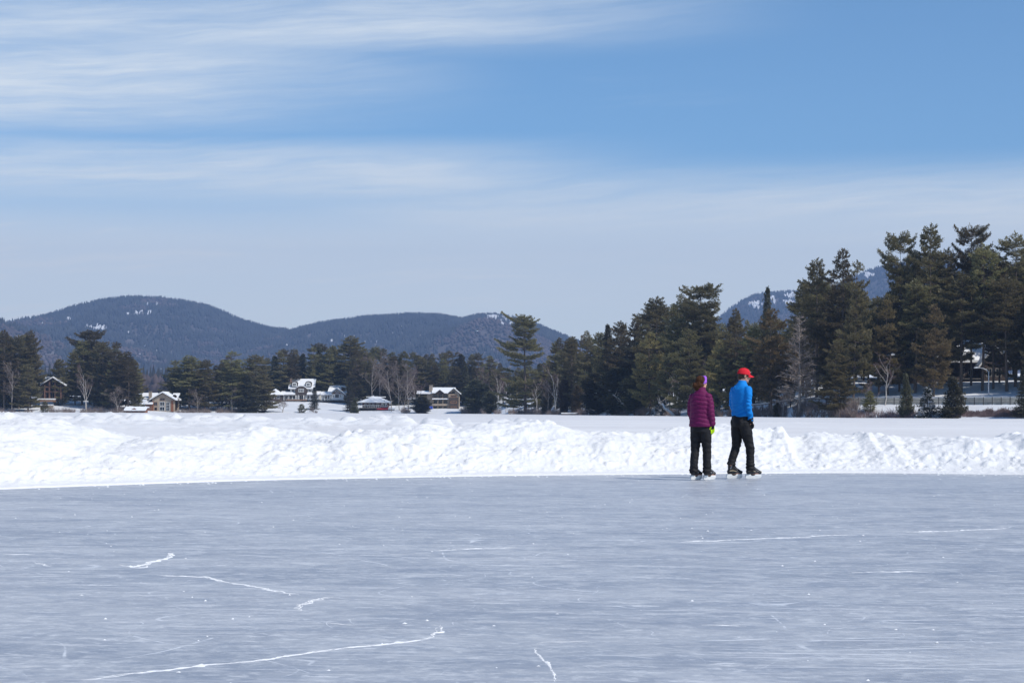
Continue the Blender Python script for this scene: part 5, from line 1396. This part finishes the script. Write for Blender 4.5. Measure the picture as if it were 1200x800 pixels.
def shirt_disp(co, no):
    x, y, z = co[:, 0].astype(float), co[:, 1].astype(float), co[:, 2].astype(float)
    tor = (np.abs(x) < .21)
    d = .0055 * fbm((x + .9 * z) * 9, (z - .5 * x) * 26, 3, 3) * sstep(1.50, 1.1, z * -1 + 2.6) 
    d = .009 * fbm((x + .7 * z) * 7, (z * .9 - .6 * np.abs(x)) * 22, 3, 3) + .0065 * np.sin((z - .35 * x) * 95 + 3 * fbm(x * 5, z * 5, 2, 8)) * sstep(1.35, 1.12, z) 
    arm = sstep(.20, .235, np.abs(x)); d += arm * .006 * np.sin(z * 100 + y * 40 + 3 * fbm(z * 8, y * 8, 2, 4)) * sstep(1.45, 1.2, z)
    return d.astype(np.float32)
P = [limb([p for p, r in JM['torso'][1:]] + [(0, .046, 1.615)], [(r[1] + .012, r[0] + .012) for p, r in JM['torso'][1:]] + [(.064, .066)], 28)]
for s in ('R', 'L'):
    a = JM['arm' + s]; P.append(limb(a, [.072, .064, .054, .047, .041], 18)); P.append(ell(a[0], (.072, .07, .062)))
fuse('long_sleeved_top', P, M['blue_shirt'], .0075, 7, man, shirt_disp)
P = [limb([(0, .036, 1.555), (0, .044, 1.60), (0, .047, 1.625)], [(.078, .08), (.068, .067), (.062, .061)], 20)]
fuse('collar', P, M['blue_shirt'], .006, 2, man.children[-1])
def pants_disp(seed, base):
    def f(co, no):
        x, y, z = co[:, 0].astype(float), co[:, 1].astype(float), co[:, 2].astype(float)
        d = .007 * fbm(x * 8 + y * 6, z * 13 + x * 6, 3, seed) + .004 * fbm(x * 20, z * 34 + y * 9, 2, seed + 3)
        d += .006 * np.sin(z * 105 + 14 * x + 3 * fbm(x * 9, z * 6, 2, seed)) * sstep(base + .16, base + .02, z) + .004 * np.sin(z * 70 + 20 * y) * np.exp(-((z - .55) / .08) ** 2)
        return d.astype(np.float32)
    return f
P = [limb([(0, -.002, .86), (0, -.002, .95), (0, .0, 1.04), (0, .0, 1.07)], [(.125, .155), (.134, .172), (.123, .162), (.118, .158)], 26),
     limb(JM['legR'][:-1] + [(.10, .132, .135)], [.102, .098, .075, .068, .073], 20), limb(JM['legL'][:-1] + [(-.10, -.112, .225)], [.102, .098, .075, .067, .073], 20),
     ell((.07, -.045, .93), (.085, .085, .10)), ell((-.07, -.045, .93), (.085, .085, .10))]
tr = fuse('trousers', P, M['black_cloth'], .0075, 7, man, pants_disp(4, .2))
MB().add(*limb([(.05, -.139, 1.0), (.085, -.129, 1.0), (.115, -.112, .998)], [.003] * 3, 6)).build('pocket', M['glove_black'], tr)
skate(man, JM['footR'][0], -R(JM['footR'][1]), 1, ('boot_black', 'boot_tan', 'boot_tan')); skate(man, JM['footL'][0], -R(JM['footL'][1]), -1, ('boot_black', 'boot_tan', 'boot_grey'))
for s, sd in (('R', 1), ('L', -1)):
    a = JM['arm' + s]; w = Vector(a[-1]); d = (w - Vector(a[-2])).normalized(); hdv = (d * .8 + Vector((0, .1, -.45))).normalized()
    P = hand(w, hdv, (-.8 * sd, .3, 0), sd, .185, .55, .0125) + [limb([w - d * .05, w + d * .02], [.048, .04], 14)]
    fuse('glove', P, M['glove_black'], .0045, 2, man)
# hair, cap, sunglasses (in head space)
def hd(piece): return xf(piece, HM)
P = [ell((0, -.020, .026), (.079, .093, .088)), ell((0, -.055, -.025), (.062, .052, .055)), ell((-.074, .012, .0), (.007, .012, .026)), ell((.074, .012, .0), (.007, .012, .026))]
inv = HM.inverted()
fuse('hair', [hd(p) for p in P], M['hair_m'], .006, 3, man, lambda co, no: (.002 * fbm(co[:, 0] * 60, co[:, 2] * 20 + co[:, 1] * 60, 2, 4)).astype(np.float32), cut=lambda c: (inv @ c).y > .05 and (inv @ c).z < .06)
V = []; Fc = []; nu, nv = 36, 12
for j in range(nv + 1):
    th = (math.pi / 2) * j / nv
    for i in range(nu):
        a = 2 * math.pi * i / nu
        V.append((.087 * math.cos(a) * math.sin(th), -.012 + .106 * math.sin(a) * math.sin(th), .030 + .096 * math.cos(th) ** .9 + (.004 if i % 6 else 0) * math.sin(th)))
for j in range(nv):
    for i in range(nu): Fc.append((j * nu + i, (j + 1) * nu + i, (j + 1) * nu + (i + 1) % nu, j * nu + (i + 1) % nu))
b = len(V)
for j in range(2):
    for i in range(nu):
        a = 2 * math.pi * i / nu; V.append((.0885 * math.cos(a), -.012 + .1075 * math.sin(a), .030 - .014 * j))
for i in range(nu): Fc.append((nv * nu + i, b + i, b + (i + 1) % nu, nv * nu + (i + 1) % nu)); Fc.append((b + i, b + nu + i, b + nu + (i + 1) % nu, b + (i + 1) % nu))
cap = MB().add(*hd((V, Fc))).build('cap', M['red_cap'], man, True); md = cap.modifiers.new('s', 'SOLIDIFY'); md.thickness = .003
nx, ny = 17, 7; V = []; Fc = []
for i in range(nx):
    u = -1 + 2 * i / (nx - 1)
    for j in range(ny):
        t = j / (ny - 1); ex = math.sqrt(max(0, 1 - u * u))
        V.append((u * .074 * (1 + .03 * t), -.012 + .1 * math.sqrt(1 - (u * .80) ** 2) + t * .078 * ex ** .8, .034 - .028 * u * u - t * .026))
for i in range(nx - 1):
    for j in range(ny - 1): Fc.append((i * ny + j, (i + 1) * ny + j, (i + 1) * ny + j + 1, i * ny + j + 1))
br = MB().add(*hd((V, Fc))).build('brim', M['red_cap'], cap, True); md = br.modifiers.new('s', 'SOLIDIFY'); md.thickness = .005; md.offset = 0
MB().add(*hd(ell((0, -.012, .1275), (.007, .007, .004), n=10, m=6))).build('button', M['red_cap'], cap, True)
MB().add(*hd(limb([(.018, .090, .070), (.0, .094, .072), (-.018, .090, .070)], [(.012, .003)] * 3, 8))).build('emblem', M['white_thread'], cap, True)
mb = MB()
for s in (-1, 1): mb.add(*hd(ell((s * .033, .089, .006), (.026, .006, .017), (0, 0, -s * .25))))
gl = mb.build('sunglasses', M['lens'], man, True)
mb = MB(); mb.add(*hd(limb([(.058, .078, .012), (.076, .035, .010), (.081, -.01, .006)], [.003, .003, .003], 6))); mb.add(*hd(limb([(-.058, .078, .012), (-.076, .035, .010), (-.081, -.01, .006)], [.003, .003, .003], 6)))
mb.add(*hd(limb([(-.012, .096, .012), (.012, .096, .012)], [.003, .003], 6))); mb.build('glasses_frame', M['boot_black'], gl, True)

# ---- the woman -----------------------------------------------------------------
JW = dict(head=(0, .035, 1.575), head_yaw=20, head_pitch=-3, neck=(0, .01, 1.455), hs=.93,
          torso=[((0, 0, .78), (.155, .12)), ((0, 0, .88), (.165, .125)), ((0, 0, .99), (.155, .115)), ((0, .0, 1.13), (.150, .11)), ((0, .004, 1.27), (.165, .12)), ((0, .006, 1.355), (.160, .10)), ((0, .008, 1.41), (.105, .078)), ((0, .01, 1.45), (.058, .058))],
          armR=[(.130, .0, 1.35), (.168, .0, 1.24), (.190, -.01, 1.11), (.200, .01, .99), (.198, .03, .885)], armL=[(-.130, .0, 1.35), (-.165, .0, 1.24), (-.180, .01, 1.11), (-.175, .06, 1.0), (-.16, .11, .92)],
          armr=[.058, .055, .046, .040, .032],
          legR=[(.080, .0, .86), (.085, .03, .68), (.088, .05, .48), (.09, .055, .30), (.09, .055, .16)], legL=[(-.080, 0, .86), (-.085, -.005, .68), (-.088, -.015, .48), (-.09, -.05, .30), (-.09, -.055, .16)],
          legr=[.105, .092, .070, .062, .058], footR=((.09, .115, 0), 24), footL=((-.09, 0, 0), 20))
woman, HM = person('woman in a plum quilted jacket and purple headband with a neon yellow glove, skating away', 821, 561, 35, JW, True)
inv = HM.inverted()
def quilt(co, no):
    x, y, z = co[:, 0].astype(float), co[:, 1].astype(float), co[:, 2].astype(float)
    arm = sstep(.185, .215, np.abs(x) + .0 * z)
    zt = z + .9 * x * x * (1 - arm) + .012 * fbm(x * 6, y * 6 + z * 2, 2, 5)
    q = np.abs(np.sin(math.pi * zt / .068)) ** .42
    d = .012 * (q - .6) + .003 * fbm(x * 22, z * 14 + y * 10, 3, 9)
    return (d * sstep(.865, .90, z) * (1 - .7 * sstep(1.42, 1.48, z))).astype(np.float32)
P = [limb([(0, .0, .865), (0, .0, .93), (0, 0, 1.02), (0, 0, 1.13), (0, .004, 1.25), (0, .006, 1.34), (0, .008, 1.41), (0, .01, 1.455), (0, .012, 1.49)],
          [(.152, .196), (.148, .190), (.140, .178), (.140, .174), (.148, .182), (.128, .176), (.098, .125), (.074, .078), (.068, .072)], 30)]
for s in ('R', 'L'):
    a = JW['arm' + s]; P.append(limb(a, [.068, .064, .060, .057, .052], 18)); P.append(ell(a[0], (.07, .07, .06)))
jk = fuse('quilted_jacket', P, M['puffer'], .007, 5, woman, quilt)
fuse('collar', [limb([(0, .008, 1.44), (0, .011, 1.475), (0, .014, 1.505)], [(.082, .086), (.074, .078), (.070, .074)], 20)], M['puffer'], .006, 2, jk)
P = [limb([(0, 0, .78), (0, 0, .86), (0, .0, .92)], [(.125, .158), (.128, .165), (.12, .155)], 26), limb(JW['legR'][:-1] + [(.09, .052, .115)], [.098, .092, .071, .067, .071], 20),
     limb(JW['legL'][:-1] + [(-.09, -.058, .115)], [.098, .092, .071, .067, .071], 20)]
fuse('trousers', P, M['black_cloth'], .0075, 7, woman, pants_disp(14, .12))
skate(woman, JW['footR'][0], -R(JW['footR'][1]), 1, ('boot_black', 'boot_grey', 'boot_red'), .24, .72); skate(woman, JW['footL'][0], -R(JW['footL'][1]), -1, ('boot_black', 'boot_grey', 'boot_red'), .24, .72)
for s, sd in (('R', 1), ('L', -1)):
    a = JW['arm' + s]; w = Vector(a[-1]); d = (w - Vector(a[-2])).normalized(); hdv = (d * .8 + Vector((0, .1, -.45))).normalized()
    P = hand(w, hdv, (-.8 * sd, .3, 0), sd, .170, .5, .012)
    g = fuse('glove', P, M['neon'], .0045, 2, woman)
    fuse('glove_cuff', [limb([w - d * .03, w + d * .015, w + hdv * .055], [.036, .036, (.024, .040)], 14)], M['glove_black'], .0045, 2, g)
P = [ell((0, -.026, .034), (.088, .104, .096)), ell((0, -.085, -.030), (.076, .058, .07)), ell((-.02, -.112, -.055), (.070, .058, .066)), ell((-.01, -.085, -.10), (.062, .050, .055)), ell((-.05, -.06, -.05), (.035, .05, .055)), ell((.05, -.05, -.05), (.035, .045, .05))]
def hairdisp(co, no):
    return (.007 * fbm(co[:, 0] * 45 + co[:, 1] * 30, co[:, 2] * 9, 3, 4) + .004 * fbm(co[:, 0] * 90 + co[:, 1] * 70, co[:, 2] * 14, 2, 8)).astype(np.float32)
fuse('hair', [hd(p) for p in P], M['hair_w'], .006, 4, woman, hairdisp, cut=lambda c: (inv @ c).y > .045 and (inv @ c).z < .05)
V = []; Fc = []; nu = 40
for i in range(nu):
    a = 2 * math.pi * i / nu          # loop over the crown of the head, past the ears
    tilt = .25
    for w_ in (-1, 1):
        yy = .018 + w_ * (.030 - .010 * abs(math.cos(a)) ** 3 * (1 if math.sin(a) > 0 else 0)); zz = math.sin(a) * .103; xx = math.cos(a) * .090
        V.append((xx, yy + zz * tilt - .01, zz + .022 if zz > 0 else zz * .75 + .022))
for i in range(nu):
    j = (i + 1) % nu
    if math.sin(2 * math.pi * (i + .5) / nu) > -.62: Fc.append((2 * i, 2 * i + 1, 2 * j + 1, 2 * j))
hb = MB().add(*hd((V, Fc))).build('headband', M['purple_band'], woman, True); md = hb.modifiers.new('s', 'SOLIDIFY'); md.thickness = .006; md.offset = 0
# ================================================================== air, light, sky, camera
m = bpy.data.materials.new('haze'); m.use_nodes = True; nt = m.node_tree; nt.nodes.clear()
out = nt.nodes.new('ShaderNodeOutputMaterial'); pv = nt.nodes.new('ShaderNodeVolumePrincipled')
pv.inputs['Color'].default_value = (*HAZE_COL, 1); pv.inputs['Density'].default_value = HAZE; pv.inputs['Anisotropy'].default_value = 0
nt.links.new(pv.outputs[0], out.inputs['Volume'])
hzb = MB().box(-5200, 5200, -90, 6600, -5, 560).build('haze', m); tag(hzb, 'faint blue haze over the lake and mountains', 'haze', kind='stuff')

EL = R(47); sx, sy = .83, -.56
sd = Vector((sx * math.cos(EL), sy * math.cos(EL), math.sin(EL))).normalized()
L = bpy.data.lights.new('sun', 'SUN'); L.energy = SUN; L.angle = R(.53); L.color = (1, .955, .88)
so = bpy.data.objects.new('sun', L); COL.objects.link(so); so.rotation_euler = sd.to_track_quat('Z', 'Y').to_euler(); so.location = (20, -20, 40)

w = bpy.data.worlds.new('World'); scene.world = w; w.use_nodes = True; nt = w.node_tree
bg = nt.nodes['Background']; sky = nt.nodes.new('ShaderNodeTexSky'); sky.sky_type = 'NISHITA'; sky.sun_disc = False
sky.sun_elevation = EL; sky.sun_rotation = math.atan2(sx, sy); sky.altitude = 2500; sky.air_density = 1.0; sky.dust_density = DUST; sky.ozone_density = 5
tc = nt.nodes.new('ShaderNodeTexCoord').outputs['Generated']
sp = nt.nodes.new('ShaderNodeSeparateXYZ'); nt.links.new(tc, sp.inputs[0])
x, y, z = (E(nt, sp.outputs[i]) for i in range(3))
az = x._m('ARCTAN2', y); el = z._m('ARCTANGENT') if False else z
def comb(a, b, c=0.0):
    n = nt.nodes.new('ShaderNodeCombineXYZ')
    for i, q in enumerate((a, b, c)):
        if isinstance(q, E): nt.links.new(q.s, n.inputs[i])
        else: n.inputs[i].default_value = q
    return n.outputs[0]
# photo pixel ~ (az*2240+600, 482-el*2240)
warp = noise(nt, comb(az * 6, el * 16), 1, 3, .55)
v = el + (warp - .5) * .022
def streak(slope, fx, fy, det, seed, rough=.6):
    return noise(nt, comb(az * fx + seed, (v - az * slope) * fy + seed * 1.7, seed), 1, det, rough)
s1 = streak(.05, 5, 62, 6, 3); s2 = streak(.07, 16, 240, 5, 11, .65); s3 = streak(.03, 2.2, 26, 4, 23)
def band(c0, slope, half, lo, hi, fade):
    """a veil whose centre runs at elevation c0+slope*az, between azimuths lo..hi"""
    d = (el - az * slope - c0).abs().ramp(half, half * .15)
    return d * az.ramp(lo - fade, lo + fade) * az.ramp(hi + fade, hi - fade)
P = lambda py: (482 - py) / 2240
veil = band(P(26), .045, .026, -2, .06, .12) * .8                  # top streak rising to the right
veil = veil.max(band(P(88), .05, .036, -2, -.10, .12) * 1.0)       # broad cirrus in the upper left
veil = veil.max(band(P(138), -.01, .018, -2, -.12, .07) * .8)
veil = veil.max(band(P(205), .0, .022, -2, .02, .10) * .85)
veil = veil.max(band(P(232), -.01, .026, -.06, 2, .10) * .62)
low = el.ramp(P(200), P(295)) * .86
tex = (s1 * .55 + s2 * .36 + s3 * .35 - .18)
cl = veil * (tex.ramp(.26, .66) * .62 + .36)
wisps = (s1 * .5 + s2 * .5).ramp(.50, .78) * az.ramp(.25, -.25) * .35
cl = cl.max(wisps * el.ramp(.23, .15)); cl = cl + low * (s3 * .3 + .8)
cl = (cl * CLOUD).min(.93)
up = z.ramp(-.03, .0)
sc = nt.nodes.new('ShaderNodeVectorMath')
tn = nt.nodes.new('ShaderNodeVectorMath'); tn.operation = 'MULTIPLY'; nt.links.new(sky.outputs[0], tn.inputs[0]); tn.inputs[1].default_value = (.84, 1.03, 1.02)
col = mix(nt, (cl * up).clamp(), tn.outputs[0], CLOUD_COL)
nt.links.new(col, bg.inputs[0]); bg.inputs[1].default_value = SKY_S

cam = bpy.data.cameras.new('camera'); co = bpy.data.objects.new('camera', cam); COL.objects.link(co); scene.camera = co
co.location = (0, 0, CAMH); roll = math.atan(4.2 / 1200)
co.rotation_euler = (Matrix.Rotation(R(90), 4, 'X') @ Matrix.Rotation(ROLLS * roll, 4, 'Z')).to_euler()
cam.sensor_width = 36; cam.lens = 36 * F / 1200; cam.shift_y = (482.1 - 400) / 1200; cam.clip_start = .1; cam.clip_end = 20000
vs = scene.view_settings; scene.display_settings.display_device = 'sRGB'; vs.view_transform = 'Standard'; vs.look = 'None'; vs.exposure = EXPO; vs.gamma = 1; vs.use_curve_mapping = False
scene.render.engine = 'CYCLES'; cy = scene.cycles; cy.use_denoising = True; cy.max_bounces = 6; cy.diffuse_bounces = 3; cy.glossy_bounces = 2; cy.volume_bounces = 0; cy.use_adaptive_sampling = True; cy.adaptive_threshold = .01
cy.sample_clamp_indirect = 6
